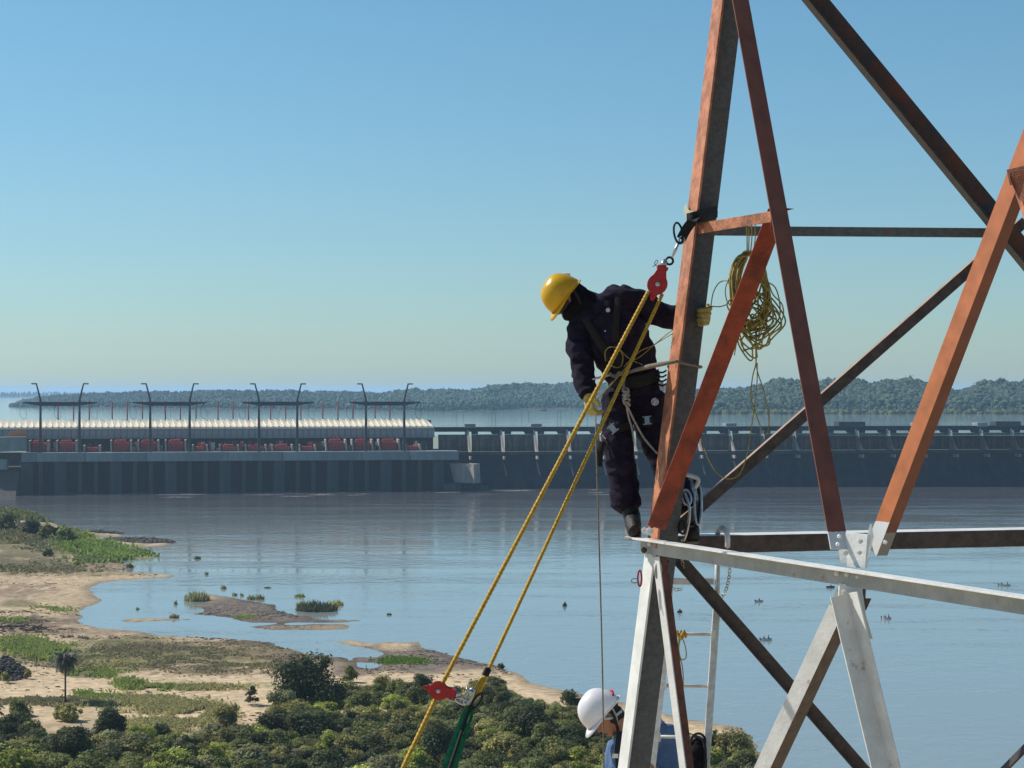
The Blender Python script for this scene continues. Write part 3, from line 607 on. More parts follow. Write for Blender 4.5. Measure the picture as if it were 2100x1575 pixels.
def far_shore(name, label, prof, zbase, tree_h, trees, seed, col, leaves=0, dback=500):
    """prof: list of (px, top_py, shore_py); the land rises from its shore to a wooded ridge"""
    px = np.array([p[0] for p in prof], float); tp = np.array([p[1] for p in prof], float); sh = np.array([p[2] for p in prof], float)
    r_ = np.random.default_rng(seed)
    q = np.linspace(px[0], px[-1], 260); T = np.interp(q, px, tp); Sx = np.interp(q, px, sh)
    Dn = (CAMH - zbase) * F / (Sx - HOR); rows = 9; V = []
    Dr = Dn + dback; ztop = CAMH - (T - HOR) / F * Dr - tree_h * .9
    for j in range(rows + 3):
        t = j / (rows - 1); tt = min(t, 1)
        Dj = Dn + (Dr - Dn) * t; z = zbase - .5 + (ztop - zbase + .5) * tt ** 1.2 * (1 if j < rows else max(0, 1 - (j - rows + 1) * .35)) + (fbm(q / 30, q * 0 + j, 3, seed) - .5) * 3 * (j > 0)
        V.append(np.stack([(q - 1050) / F * Dj, Dj, z], -1))
    V = np.array(V); n_ = len(q); ii = np.arange(V.shape[0] * n_).reshape(V.shape[0], n_)
    FA = np.stack([ii[:-1, :-1], ii[:-1, 1:], ii[1:, 1:], ii[1:, :-1]], -1).reshape(-1, 4)
    g = bulk(name + '_hill', V.reshape(-1, 3), FA, mat(name + '_soil', (.055, .07, .035), .9, .4, .02), smooth=True, base=(0, 0, 0)); props(g, kind='structure')
    t = r_.random(trees) ** .8; qi = r_.random(trees) * (n_ - 1); a = qi.astype(int); f = qi - a
    rowf = t * (rows - 1); ra = np.clip(rowf.astype(int), 0, rows - 2); rf = rowf - ra
    def smp(rr): return V[rr, a] * (1 - f)[:, None] + V[rr, np.minimum(a + 1, n_ - 1)] * f[:, None]
    base = smp(ra) * (1 - rf)[:, None] + smp(ra + 1) * rf[:, None]
    clump = fbm(qi / 9, t * 4, 3, seed + 5)
    hgt_ = tree_h * (.45 + .75 * clump + .25 * r_.random(trees)) * np.clip(.35 + t * 4, .3, 1)
    rad = hgt_ * (.24 + .16 * r_.random(trees)); cen = base + np.stack([0 * rad, 0 * rad, np.maximum(hgt_ - rad * .9, rad * .5)], -1)
    cols = np.asarray(col)
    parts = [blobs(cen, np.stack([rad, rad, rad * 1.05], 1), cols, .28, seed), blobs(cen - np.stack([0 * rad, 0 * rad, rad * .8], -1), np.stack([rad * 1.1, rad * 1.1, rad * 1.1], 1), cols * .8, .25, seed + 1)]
    if leaves:
        parts.append(leafcloud(cen, rad * 1.12, leaves, 1.3, cols * 1.15, .5, 1.0, seed + 2, shell=.8))
    Vv, Ff, Cc = join(parts)
    o = bulk(name, Vv, Ff, M['far_leaf'], tint=Cc, base=(0, float(Dn.mean()), zbase)); props(o, label, kind='stuff')
far_shore('distant_wood', 'faint blue wooded shore on the horizon at the far left', [(-300, 802, 815.5), (-60, 802.5, 815.5), (20, 803, 815), (160, 804, 814), (400, 804, 812)], 32, 14, 700, 21, (.05, .07, .045), dback=900)
far_shore('left_wood', 'wooded far shore behind the powerhouse gantries', [(20, 832, 834.5), (45, 822, 835), (80, 813, 835.5), (130, 809, 836), (200, 807, 836), (270, 803.5, 837), (330, 801.5, 837.5), (420, 800, 838.5), (500, 799, 839), (620, 800, 839), (720, 802, 840), (800, 804, 840.5), (830, 800, 841)], 32, 9, 6500, 22, (.10, .145, .13), 14000)
far_shore('middle_wood', 'wooded shore with higher ridge behind the worker', [(780, 806, 841), (820, 802, 842), (850, 796, 842.5), (900, 799, 843), (960, 797, 842.5), (1000, 791, 842), (1060, 787, 839), (1130, 786, 838), (1200, 785, 838), (1300, 787, 839), (1420, 792, 846)], 32, 10, 6000, 23, (.10, .15, .125), 16000)
far_shore('right_wood', 'nearer tall wood on the reservoir shore at the right behind the tower', [(1380, 803, 846), (1440, 799, 847), (1520, 797, 847.5), (1560, 788, 847.5), (1590, 779, 848), (1660, 781, 848), (1730, 781, 848), (1800, 781, 848), (1860, 776, 848), (1900, 781, 848), (1935, 797, 848), (1975, 795, 848), (2010, 785, 848), (2060, 780, 848), (2110, 783, 848), (2200, 780, 848), (2450, 782, 848)], 32, 14, 5600, 24, (.075, .11, .075), 26000, dback=260)
# reed fringe at the foot of the right wood
r_ = np.random.default_rng(5); n_ = 500; qx = 1400 + r_.random(n_) * 800; Dq = 28 * F / (46.5 - r_.random(n_) * 1.5)
cen = np.stack([(qx - 1050) / F * Dq, Dq - 6, 32.5 + r_.random(n_) * 1.5], -1)
Vv, Ff, Cc = join([blobs(cen, 2 + r_.random(n_) * 3.2, np.array([.11, .12, .05]), .3, 8), leafcloud(cen, 3 + r_.random(n_) * 3, 5000, 1.2, np.array([.13, .14, .06]), .5, .8, 9)])
o = bulk('shore_scrub', Vv, Ff, M['far_leaf'], tint=Cc, base=(0, 2500, 32)); props(o, 'pale green scrub along the waterline below the right wood', kind='stuff')
# small islet
far = MB(); c_ = P(1112, 841.5, 2900)
o = bulk('islet', *[x for x in blobs(np.array([[c_.x, c_.y, 32.2], [c_.x + 4, c_.y, 32.6]]), np.array([[5, 5, 1.6], [3, 3, 2.4]]), np.array([.05, .07, .04]), .2, 3)][:2], M['far_leaf'], tint=np.full((ICV.shape[0] * 2, 3), .05)); props(o, 'tiny dark islet in the reservoir off the wooded shore', 'islet')
# ================================================================ lattice tower
tower = empty('lattice_tower', (1.2, 12.6, 2.0), 'steel angle lattice tower with primer-orange upper members and white painted lower members', 'tower')
JB = 10.85
def member(name, a, b, A, B, t, mats, parent=None, ext=(0, 0), label=None, mset=None):
    """L section: corner line from pixel-place a to b; flanges along A and B; mats = (outerA, innerA, innerB, outerB)"""
    p, q = (P(*a) if len(a) == 3 and a[1] > -900 else Vector(a)), P(*b)
    ax = (q - p); L_ = ax.length; ax.normalize(); p = p - ax * ext[0]; q = q + ax * ext[1]; ax2 = q - p
    A, B = Vector(A), Vector(B); wa, wb = A.length, B.length
    A = (A - ax * A.dot(ax)).normalized(); B = B - ax * B.dot(ax); B = (B - A * B.dot(A)).normalized()
    poly = [p, p + A * wa, p + A * wa + B * t, p + A * t + B * t, p + B * wb + A * t, p + B * wb]
    idx_ = [0, 0, 1, 2, 2, 3]
    m = MB(); nn = Vector((0, 0, 0))
    for i in range(6): nn += poly[i].cross(poly[(i + 1) % 6])
    if nn.dot(ax2) > 0: order = [0, 5, 4, 3, 2, 1]
    else: order = list(range(6))
    pl = [poly[i] for i in order]
    V = pl + [v + ax2 for v in pl]
    def side(i):                                             # which wall lies between order[i] and order[i+1]
        a_, b_ = sorted((order[i], order[(i + 1) % 6])); return 5 if (a_, b_) == (0, 5) else a_
    m.add(V, [tuple(range(6))], idx_[0]); m.add([], [], 0)
    m.f += [tuple(range(11, 5, -1))]; m.m += [0]
    for i in range(6): m.f.append((i, i + 6, (i + 1) % 6 + 6, (i + 1) % 6)); m.m.append(idx_[side(i)])
    if isinstance(mats, str): mats = (mats,) * 4
    o = m.build(name, [M[x] if isinstance(x, str) else x for x in mats], parent or tower, bevel=.0012)
    if label: o['label'] = label
    return o
# top of the photograph ------------------------------------------------
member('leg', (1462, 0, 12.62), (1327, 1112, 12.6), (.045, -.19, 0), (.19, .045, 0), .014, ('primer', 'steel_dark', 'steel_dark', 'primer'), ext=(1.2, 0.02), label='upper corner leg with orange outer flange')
tb_ = two_tone('brown_over_white', .135, (.21, .070, .038), (.60, .62, .63))
member('brace', (1534, -10, 12.40), (1742, 1126, JB + .06), (-.106, -.034, 0), (-.01, .08, 0), .009, (tb_,) * 4, ext=(.9, 0), label='long brown brace painted white at its lower end')
member('brace', (1613, 440, 11.95), (1364, 1088, 12.36), (-.118, -.02, 0), (0, .07, 0), .009, ('primer_red',) * 4, label='red brown brace in front of the leg')
member('strut', (1431, 458, 12.44), (1592, 431, 11.84), (0, 0, -.066), (.04, .05, 0), .008, 'primer', label='short orange strut')
member('strut', (1440, 463, 12.74), (2060, 468, 13.05), (0, 0, -.062), (-.02, .06, 0), .008, 'steel_dark', label='dark horizontal strut')
member('diagonal', (1643, 0, 13.25), (2130, 594, 12.9), (.105, 0, .10), (.02, -.16, -.03), .013, ('steel_rust', 'steel_rust', 'steel_black', 'steel_black'), ext=(1.3, .5), label='heavy dark diagonal with rusty inside')
tg_ = two_tone('orange_over_white', .20, (.46, .15, .055), (.62, .64, .64))
member('brace', (2118, 300, 9.95), (1803, 1127, JB), (-.052, .09, 0), (.064, .04, 0), .009, (tg_, tg_, tg_, two_tone('shaded_red_over_grey', .14, (.16, .05, .03), (.2, .2, .2))), ext=(.8, .04), label='orange brace painted white at its foot')  # right flange: primer and white both darkened to carry its shade
member('brace', (1368, 1086, 12.72), (2030, 504, 13.15), (0, .10, 0), (.035, 0, -.060), .010, ('lit_tan', 'lit_tan', 'back_brown', 'back_brown'), ext=(.05, .3), label='thin dark back diagonal rising right')  # sunlit look of the top flange put into a paler tan
member('strut', (2064, 348, 9.98), (2140, 330, 9.75), (.02, .10, .01), (.03, 0, -.075), .008, ('primer', 'primer_brown', 'primer_brown', 'primer_brown'), label='small projecting strut end at the right edge')
m = MB(); m.prism([P(2070, 352, 9.93), P(2110, 345, 9.85), P(2110, 418, 9.85), P(2090, 408, 9.93), P(2071, 366, 9.93)], (.0, .012, 0)); m.build('gusset_plate', M['primer_brown'], tower, bevel=.001)
member('brace', (2086, 385, 10.0), (2128, 505, 9.8), (.05, 0, 0), (0, .05, 0), .008, 'primer', ext=(0, .4))
m = MB(); m.prism([P(1582, 424, 11.83), P(1629, 428, 11.75), P(1606, 434, 11.8), P(1600, 470, 11.84), P(1580, 470, 11.86)], (.0, .01, 0)); m.build('gusset_plate', M['primer_brown'], tower)
# the white horizontals ------------------------------------------------
member('beam', (1320, 1102, 12.56), (2160, 1228, 9.5), (0, 0, -.098), (-.085, -.03, 0), .010, ('worn_shaded_white', 'worn_shaded_white', 'white_paint', 'white_paint'), ext=(.02, .3))  # upright flange greyed in its colour to read as shaded
o = member('beam', (1284, 1099.5, 12.58), (1330, 1105.5, 12.54), (0, 0, -.011), (-.01, -.052, 0), .010, ('white_paint',) * 4)
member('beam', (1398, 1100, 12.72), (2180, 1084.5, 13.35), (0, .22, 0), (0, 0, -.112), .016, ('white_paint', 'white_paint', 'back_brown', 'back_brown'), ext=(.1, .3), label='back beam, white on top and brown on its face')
# gussets and bolts at the mid joint
m = MB(); m.prism([P(1738, 1092, JB + .06), P(1783, 1096, JB - .05), P(1788, 1075, JB - .05), P(1792, 1100, JB - .06), P(1778, 1166, JB - .04), P(1741, 1163, JB + .06)], (-.010, .006, 0)); m.build('gusset_plate', M['white_paint'], tower, bevel=.001)
m = MB(); m.prism([P(1723, 1128, JB + .09), P(1744, 1127, JB + .05), P(1749, 1160, JB + .05), P(1727, 1157, JB + .09)], (-.008, .006, 0)); m.build('gusset_plate', M['white_paint'], tower)
m = MB(); m.prism([P(1722, 1196, JB - .02), P(1768, 1204, JB - .05), P(1776, 1262, JB - .06), P(1790, 1310, JB - .07), P(1745, 1310, JB - .03), P(1719, 1245, JB - .01)], (-.003, .012, 0)); m.build('gusset_plate', M['white_paint'], tower, bevel=.001)
m = MB(); m.prism([P(1770, 1203, JB - .02), P(1776, 1204, JB - .02), P(1775, 1228, JB), P(1787, 1228, JB), P(1776, 1252, JB + .02), P(1766, 1240, JB + .02)], (0, .03, 0)); m.build('flange_end', M['back_brown'], tower)
def bolt(px, py, Y, m='white_paint', r=.014, ax=(-.35, -.93, 0)):
    mb = MB(); lathe(mb, P(px, py, Y), ax, [(r, -.004), (r, .009), (r * .9, .011)], 6); lathe(mb, P(px, py, Y), ax, [(r * .5, .011), (r * .45, .02)], 8); return mb.build('bolt', M[m], tower)
for px, py, Y in [(1765, 1110, JB - .045), (1763, 1133, JB - .03), (1735, 1135, JB + .04), (1750, 1215, JB - .06), (1754, 1238, JB - .07), (1731, 1214, JB - .045), (1716, 1176, JB + .01), (1737, 1178, JB - .04), (1760, 1183, JB - .1)]: bolt(px, py, Y)
bolt(1333, 1090, 12.40, r=.026); bolt(1322, 1088, 12.46, r=.02); bolt(1321, 1128, 12.48, 'back_brown', r=.02); bolt(1332, 1116, 12.46); bolt(1369, 1152, 12.52, 'back_brown')
for px, py in ((1436, 465), (1447, 463)): bolt(px, py, 12.40, 'primer', .010, (-.3, -.95, 0))
for px, py, Y in ((1597, 452, 11.95), (1600, 468, 11.95), (1545, 30, 12.38), (1352, 1062, 12.44), (1344, 1080, 12.44), (1350, 1122, 12.50), (1346, 1140, 12.50)): bolt(px - 8, py, Y - .02, 'primer_brown' if py < 1100 else 'white_paint', .012, (.3, -.95, 0))
for px, py in ((1815, 1112), (1721, 1100), (1718, 1116)): bolt(px, py, JB - .07, 'white_paint', .012, (.3, -.95, 0))
# lower bays -----------------------------------------------------------
lo = member('leg', (1325, 1112, 12.58), (1267, 1575, 12.52), (.05, -.115, 0), (.215, .05, 0), .014, ('white_paint', 'steel_dark', 'steel_dark', 'white_paint'), ext=(0, 58), label='lower corner leg with white outer flange')
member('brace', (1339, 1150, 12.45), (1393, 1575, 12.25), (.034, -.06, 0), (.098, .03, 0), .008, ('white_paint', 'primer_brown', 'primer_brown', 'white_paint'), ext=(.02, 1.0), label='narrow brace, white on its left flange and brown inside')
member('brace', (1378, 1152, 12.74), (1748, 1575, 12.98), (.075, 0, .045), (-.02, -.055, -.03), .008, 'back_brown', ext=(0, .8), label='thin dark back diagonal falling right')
member('brace', (1741, 1230, JB + .09), (1580, 1575, 11.42), (-.068, .07, 0), (.108, .05, .03), .010, ('white_paint', 'back_brown', 'steel_black', 'back_brown'), ext=(0, 1.6), label='white brace falling left with dark inner flange')
member('brace', (1752, 1268, JB - .05), (1826, 1575, 10.72), (-.110, -.045, 0), (.028, -.10, 0), .010, ('white_paint',) * 4, ext=(.14, 1.4), label='white brace falling right')
member('brace', (2105, 1520, 12.2), (2046, 1580, 12.5), (-.02, -.02, -.06), (.0, .05, 0), .008, 'steel_black', ext=(.5, .8), label='dark brace end in the lower right corner')

# ================================================================ ladder and its hook
ld = empty('ladder', P(1420, 1575, 12.95), 'aluminium ladder hooked on the back beam, hanging behind the corner leg', 'ladder')
Yl = 12.92
def rail(a, b, w):
    p, q = P(*a), P(*b); m = MB(); m.prism([p + Vector((-w / 2, 0, 0)), p + Vector((w / 2, 0, 0)), p + Vector((w / 2, .045, 0)), p + Vector((-w / 2, .045, 0))], q - p); return m.build('rail', M['alu'], ld, bevel=.002)
rail((1471, 1236, Yl), (1440, 1700, Yl - .1), .045); rail((1366, 1330, Yl), (1324, 1700, Yl - .1), .040)
tubeobj('top_tube', [P(1471, 1158, Yl + .02), P(1471, 1240, Yl + .02)], .017, M['alu'], ld, sm=0)
tubeobj('top_tube', [P(1378, 1150, Yl + .02), P(1370, 1335, Yl + .02)], .014, M['alu'], ld, sm=0)
for y, x0, x1 in ((1301, 1372, 1465), (1407, 1360, 1458), (1512, 1348, 1452), (1616, 1340, 1446)):
    tubeobj('rung', [P(x0, y - 1, Yl + .02), P(x1, y, Yl)], .012, M['alu'], ld, sm=0)
    for x, s in ((x0 + 2, 1), (x1 - 2, -1)):
        m = MB(); m.cbox(P(x, y, Yl - .008), .03, .02, .055); m.build('rung_clamp', M['white_paint'], ld, bevel=.002)
m = MB(); m.box(P(1376, 1199, Yl), P(1464, 1199, Yl) - P(1376, 1199, Yl), (0, .03, 0), (0, 0, .042)); m.build('top_plate', M['alu'], ld, bevel=.002)
tubeobj('stay', [P(1450, 1200, Yl), P(1472, 1225, Yl)], .012, M['alu'], ld, sm=0)
hk = [P(1492, 1122, 12.66), P(1492, 1100, 12.66), P(1487, 1086, 12.68), P(1479, 1083, 12.74), P(1473, 1090, 12.84), P(1471, 1110, 12.95), P(1471, 1165, Yl + .03)]
tubeobj('hook', hk, .017, M['alu'], ld, n=10)
def chain(name, pts, parent, label=None, mtl='chrome', L_=.030, r=.0032, w=.0095):
    pts = spline([Vector(p) for p in pts], 14); out = []; acc = 0; prev = pts[0]; cl = [prev]
    for p in pts[1:]:
        if (p - cl[-1]).length >= L_ * .74: cl.append(p)
    m = MB()
    for i in range(len(cl) - 1):
        c = (cl[i] + cl[i + 1]) / 2; t = (cl[i + 1] - cl[i]).normalized(); s = t.cross(Vector((0, 1, 0)) if i % 2 else Vector((.8, .6, .1))).normalized()
        loop = [c + t * math.cos(a) * L_ * .5 + s * math.sin(a) * w for a in np.linspace(0, 2 * PI, 10, endpoint=False)]
        m.tube(loop, r, 5, closed=True)
    o = m.build(name, M[mtl], parent, smooth=True)
    if label: o['label'] = label
    return o
chain('chain', [P(1497, 1160, 12.7), P(1495, 1185, 12.75), P(1488, 1212, 12.82), P(1476, 1228, 12.88), P(1464, 1224, 12.9)], ld)
chain('chain', [P(1398, 1146, 12.7), P(1402, 1168, 12.75), P(1408, 1185, 12.82), P(1414, 1192, 12.9)], ld)
chain('chain', [P(1376, 1206, 12.85), P(1392, 1210, 12.86), P(1402, 1203, 12.87)], ld)
# cord knotted on the rung
ck = empty('cord', P(1398, 1400, Yl - .03), 'yellow green cord knotted round the top ladder rung and hanging to the next', 'cord')
mb = MB()
for x in (1388, 1396, 1402):
    mb.tube([P(x, 1301, Yl) + Vector((0, math.cos(a) * .02, math.sin(a) * .02)) + Vector((.002 * k, 0, 0)) for k, a in enumerate(np.linspace(0, 6.28, 10))], .008, 5)
mb.tube(spline([P(1386, 1296, Yl - .03), P(1394, 1306, Yl - .04), P(1403, 1294, Yl - .03), P(1396, 1312, Yl - .03)], 5), .008, 6)
mb.build('knot', M['yellow_rope'], ck, True)
mb = MB()
mb.tube(spline([P(1396, 1305, Yl - .03), P(1392, 1330, Yl - .03), P(1397, 1352, Yl - .03), P(1407, 1348, Yl - .03), P(1406, 1328, Yl - .03), P(1399, 1306, Yl - .03)], 6), .004, 5)
mb.tube(spline([P(1393, 1305, Yl - .02), P(1391, 1340, Yl - .02), P(1398, 1360, Yl - .02), P(1401, 1385, Yl - .02), P(1401, 1408, Yl - .02)], 6), .004, 5)
mb.build('hanging_loop', M['olive_rope'], ck, True)

# ================================================================ black strap, shackle, upper pulley
st = empty('anchor_strap', P(1430, 470, 12.5), 'black webbing strap wrapped round the orange tower leg above the pulley', 'strap')
def ribbon(name, pts, width, thick, m, parent, wdir=(0, 0, 1), sm=5):
    pts = spline(pts, sm) if sm else [Vector(p) for p in pts]; mb = MB(); V, Fs = loft_vf(pts, [(width / 2, thick / 2)] * len(pts), 4, side=wdir, caps=True)
    return mb.add(V, Fs).build(name, m, parent)
ribbon('webbing_band', [P(1409, 450, 12.40), P(1425, 446, 12.38), P(1450, 440, 12.5), P(1471, 434, 12.62)], .075, .008, M['webbing'], st, (0.05, 0, 1))
ribbon('webbing_tail', [P(1440, 446, 12.40), P(1423, 452, 12.36), P(1409, 468, 12.36), P(1397, 490, 12.36)], .062, .01, M['webbing'], st, (.9, 0, .4))
ribbon('edge_pad', [P(1404, 424, 12.6), P(1410, 438, 12.50), P(1424, 442, 12.40)], .05, .006, mat('canvas', (.36, .36, .27), .9), st, (.2, 0, 1))
sk = empty('shackle', P(1385, 520, 12.36), 'dark steel carabiner and eye link joining strap to upper red pulley', 'shackle')
def ring(name, c, r1, r2, t, m, parent, u=(1, 0, 0), v=(0, 0, 1), n=20):
    u, v = Vector(u).normalized(), Vector(v).normalized(); mb = MB()
    mb.tube([Vector(c) + u * math.cos(a) * r1 + v * math.sin(a) * r2 for a in np.linspace(0, 2 * PI, n, endpoint=False)], t, 7, closed=True); return mb.build(name, m, parent, True)
ring('carabiner', P(1391, 478, 12.36), .026, .068, .007, M['black_metal'], sk, (1, 0, .15), (-.15, .2, 1))
ring('link', P(1398, 492, 12.36), .016, .022, .006, M['chrome'], sk)
tubeobj('swivel_rod', [P(1393, 495, 12.36), P(1385, 512, 12.36), P(1377, 530, 12.36)], [.007, .011, .006], M['chrome'], sk, sm=0)
ring('eye', P(1373, 535, 12.36), .022, .022, .0075, M['black_metal'], sk)
def pulley(loc, up, label, face=(0, -1, 0), s=1.0, far=False):
    up = Vector(up).normalized(); f = Vector(face); f = (f - up * f.dot(up)).normalized(); sd = up.cross(f).normalized()
    pl = empty('pulley', loc, label, 'pulley', 'red rope pulleys'); c = Vector(loc)
    out = []
    for a in np.linspace(-2.4 + PI / 2 + .0, PI / 2 + 2.4, 22):  # round cheek opened towards the neck
        out.append((math.cos(a + PI) * .062, math.sin(a + PI) * .066))
    out = [(x * s, z * s) for x, z in out] + [(.030 * s, .085 * s), (.026 * s, .115 * s), (-.026 * s, .115 * s), (-.030 * s, .085 * s)]
    for k, off in (('front', .020), ('back', -.028)):
        m = MB(); m.prism([c + sd * x + up * z + f * off * s for x, z in out], f * .008 * s); m.build('cheek_plate', M['red_plastic'], pl, bevel=.0025)
    m = MB(); lathe(m, c, f, [(.052 * s, -.018 * s), (.058 * s, -.016 * s), (.044 * s, -.004 * s), (.044 * s, .004 * s), (.058 * s, .014 * s), (.052 * s, .017 * s)], 24); m.build('sheave', M['black_metal'], pl, True)
    m = MB(); lathe(m, c + f * .028 * s, f, [(.014 * s, 0), (.014 * s, .006 * s), (.009 * s, .008 * s)], 12); lathe(m, c + f * .036 * s, f, [(.006 * s, 0), (.004 * s, .004 * s)], 6); m.build('axle_bolt', M['chrome'], pl)
    m = MB(); m.box(c + up * .095 * s - sd * .034 * s - f * .03 * s, sd * .068 * s, f * .062 * s, up * .022 * s); m.build('head_block', M['red_plastic'], pl, bevel=.003)
    m = MB(); lathe(m, c + up * .118 * s, up, [(.022 * s, 0), (.020 * s, .02 * s), (.010 * s, .045 * s)], 10); m.build('swivel', M['chrome'], pl, True)
    m = MB(); m.prism([c - up * .055 * s - sd * .028 * s - f * .006, c - up * .055 * s + sd * .024 * s - f * .006, c - up * .108 * s + sd * .006 * s - f * .006, c - up * .104 * s - sd * .012 * s - f * .006], f * .012); m.build('tail_lug', M['red_plastic'], pl, bevel=.002)
    m = MB(); m.tube(spline([c + up * .105 * s - sd * .036 * s, c + up * .118 * s - sd * .055 * s, c + up * .140 * s - sd * .050 * s, c + up * .135 * s - sd * .038 * s, c + up * .115 * s - sd * .045 * s, c + up * .095 * s - sd * .06 * s], 4), .0022, 4); m.build('split_pin', M['black_metal'], pl, True)
    return pl
pulley(P(1348, 583, 12.34), (.30, 0, .95), 'red rope pulley hanging by the worker in the yellow helmet, both rope falls leaving it', s=1.0)
pulley(P(899, 1416, 11.2), (.97, 0, -.2), 'red rope pulley on the lower rope, lying sideways above the green sling', s=.82)
# the yellow ropes, three strands laid up
def laid_rope(name, pts, r, label, mtl='yellow_rope', step=.011, pitch=.085):
    pts = [Vector(p) for p in pts]; fine = []
    for a, b in zip(pts[:-1], pts[1:]):
        k = max(2, int((b - a).length / step)); fine += [a + (b - a) * (i / k) for i in range(k)]
    fine.append(pts[-1]); mb = MB()
    V, Fs = loft_vf(fine, r, 12, lobes=3, twist=2 * PI * step / pitch, side=(0, 1, 0)); mb.add(V, Fs)
    o = mb.build(name, M[mtl], None, True); props(o, label, 'rope', 'yellow hoist ropes'); return o
laid_rope('hoist_rope', [P(1329, 599, 12.33), P(907, 1402, 11.22)], .0138, 'left yellow twisted rope running from the upper to the lower red pulley')
laid_rope('hoist_rope', [P(894, 1432, 11.2), P(819, 1590, 10.95), P(760, 1720, 10.8)], .0138, 'yellow twisted rope leaving the lower pulley towards the bottom edge')
laid_rope('hoist_rope', [P(1358, 604, 12.33), P(999, 1379, 11.3)], .0122, 'right yellow twisted rope ending in the black taped eye splice', pitch=.06)
sp = empty('eye_splice', P(975, 1420, 11.25), 'thick yellow spliced rope eye with black tape above the green sling', 'rope eye')
tubeobj('tape', [P(1001, 1372, 11.3), P(995, 1385, 11.29)], .021, M['webbing'], sp, sm=0)
tubeobj('splice', [P(996, 1386, 11.29), P(989, 1400, 11.27), P(984, 1412, 11.25), P(976, 1427, 11.24)], [.014, .020, .017, .019], M['yellow_rope'], sp, sm=3)
tubeobj('splice', [P(990, 1390, 11.27), P(980, 1408, 11.24), P(975, 1422, 11.23), P(972, 1434, 11.24)], [.010, .014, .012, .012], M['yellow_rope'], sp, sm=3)
rg = empty('rigging_hooks', P(955, 1440, 11.22), 'cluster of bright carabiners linking red pulley, rope eye and green sling', 'carabiners')
ring('carabiner', P(928, 1432, 11.21), .040, .013, .006, M['chrome'], rg, (1, 0, -.3), (.3, .3, 1))
ring('carabiner', P(948, 1438, 11.2), .042, .016, .0075, M['chrome'], rg, (1, 0, -.35), (.3, -.3, 1))
ring('carabiner', P(962, 1428, 11.2), .050, .018, .0075, M['chrome'], rg, (.5, 0, .85), (-.8, .2, .5))
ring('carabiner', P(978, 1438, 11.2), .052, .018, .0075, M['black_metal'], rg, (.55, 0, .8), (-.8, .2, .5))
tubeobj('pin', [P(957, 1412, 11.2), P(972, 1424, 11.2)], .011, M['chrome'], rg, sm=0)
tubeobj('pin', [P(915, 1425, 11.2), P(926, 1431, 11.2)], .009, M['black_metal'], rg, sm=0)
gs = empty('round_sling', P(930, 1575, 11.1), 'green webbing round sling running down from the carabiners', 'sling')
for k, (dx, w_, dep) in enumerate(((-5, .030, 0), (2, .016, -.02), (8, .030, .02))):
    ribbon('sling_strand', [P(966 + dx * .4, 1447, 11.2 + dep), P(950 + dx * 1.1, 1485, 11.15 + dep), P(917 + dx * 1.5 , 1580, 11.0 + dep), P(880 + dx * 1.5, 1690, 10.9 + dep)], w_ * (1.25), .012, M['green_web'] if k != 1 else M['webbing'], gs, (1, 0, .3))
# ================================================================ olive rope coil and its tails
cl = empty('rope_coil', P(1535, 600, 12.3), 'olive yellow rope coil hanging in loose loops from the strut behind the red brace', 'rope coil')
mb = MB(); r_ = np.random.default_rng(77)
for k in range(15):                                           # tight upper hank
    j = lambda s=1.0: r_.normal() * s
    x0, dx = 1497 + k * 1.7 + j(1), 0
    mb.tube(spline([P(1533 + j(2), 520 + j(2), 12.3 + j(.02)), P(x0 + 12, 530 + j(2), 12.3 + j(.02)), P(x0, 562 + j(3), 12.3 + j(.02)), P(x0, 600 + j(3), 12.3 + j(.02)), P(x0 + 8 + j(2), 640 + j(4), 12.3 + j(.02)), P(1535 + j(5), 668 + j(6), 12.3),
        P(1562 + j(6), 655 + j(6), 12.3), P(1572 + j(6), 610 + j(5), 12.3 + j(.02)), P(1563 + j(4), 560 + j(4), 12.3), P(1546 + j(3), 527 + j(3), 12.3)], 5, True), .0062, 5, closed=True)
mb.build('tight_hank', M['olive_rope'], cl, True)
mb = MB()
for k in range(17):                                           # loose lower loops
    cx, cy = 1545 + r_.normal() * 11, 655 + r_.normal() * 14; a = 15 + r_.random() * 22; b = 24 + r_.random() * 34; ph = r_.random() * 3
    pts = [P(cx + math.cos(t) * a * (1 + .25 * math.sin(2 * t + ph)) + 5 * math.sin(t * 3 + ph), cy + math.sin(t) * b * (1 + .15 * math.cos(t * 2 + ph)), 12.3 + .05 * math.sin(t + ph * 2)) for t in np.linspace(0, 2 * PI, 9, endpoint=False)]
    mb.tube(spline(pts, 5, True), .0052, 5, closed=True)
mb.build('loose_loops', M['olive_rope'], cl, True)
mb = MB()
for x, y0 in ((1531, 458), (1535, 456), (1541, 456), (1548, 454)): mb.tube(spline([P(x, y0, 12.25), P(x + 1, 485, 12.26), P(x - 1 + (1538 - x) * .3, 518, 12.28)], 4), .004, 5)
mb.tube([P(1536, 516, 12.28) + Vector((math.cos(a) * .03, math.sin(a) * .03, .0)) for a in np.linspace(0, 6.2, 12)], .005, 5)
mb.build('tie', M['olive_rope'], cl, True)
mb = MB()
mb.tube(spline([P(1552, 670, 12.3), P(1551, 710, 12.3), P(1550, 745, 12.3), P(1543, 775, 12.3), P(1540, 815, 12.3), P(1548, 840, 12.3), P(1556, 865, 12.3), P(1566, 888, 12.3), P(1574, 886, 12.3), P(1577, 855, 12.3), P(1566, 800, 12.3), P(1552, 755, 12.3), P(1550, 700, 12.3)], 6), .0040, 5)
mb.tube(spline([P(1553, 745, 12.3), P(1552, 790, 12.3), P(1545, 850, 12.3), P(1533, 925, 12.3), P(1518, 970, 12.3), P(1495, 982, 12.3), P(1470, 970, 12.3), P(1450, 935, 12.32), P(1432, 880, 12.4)], 6), .0036, 5)
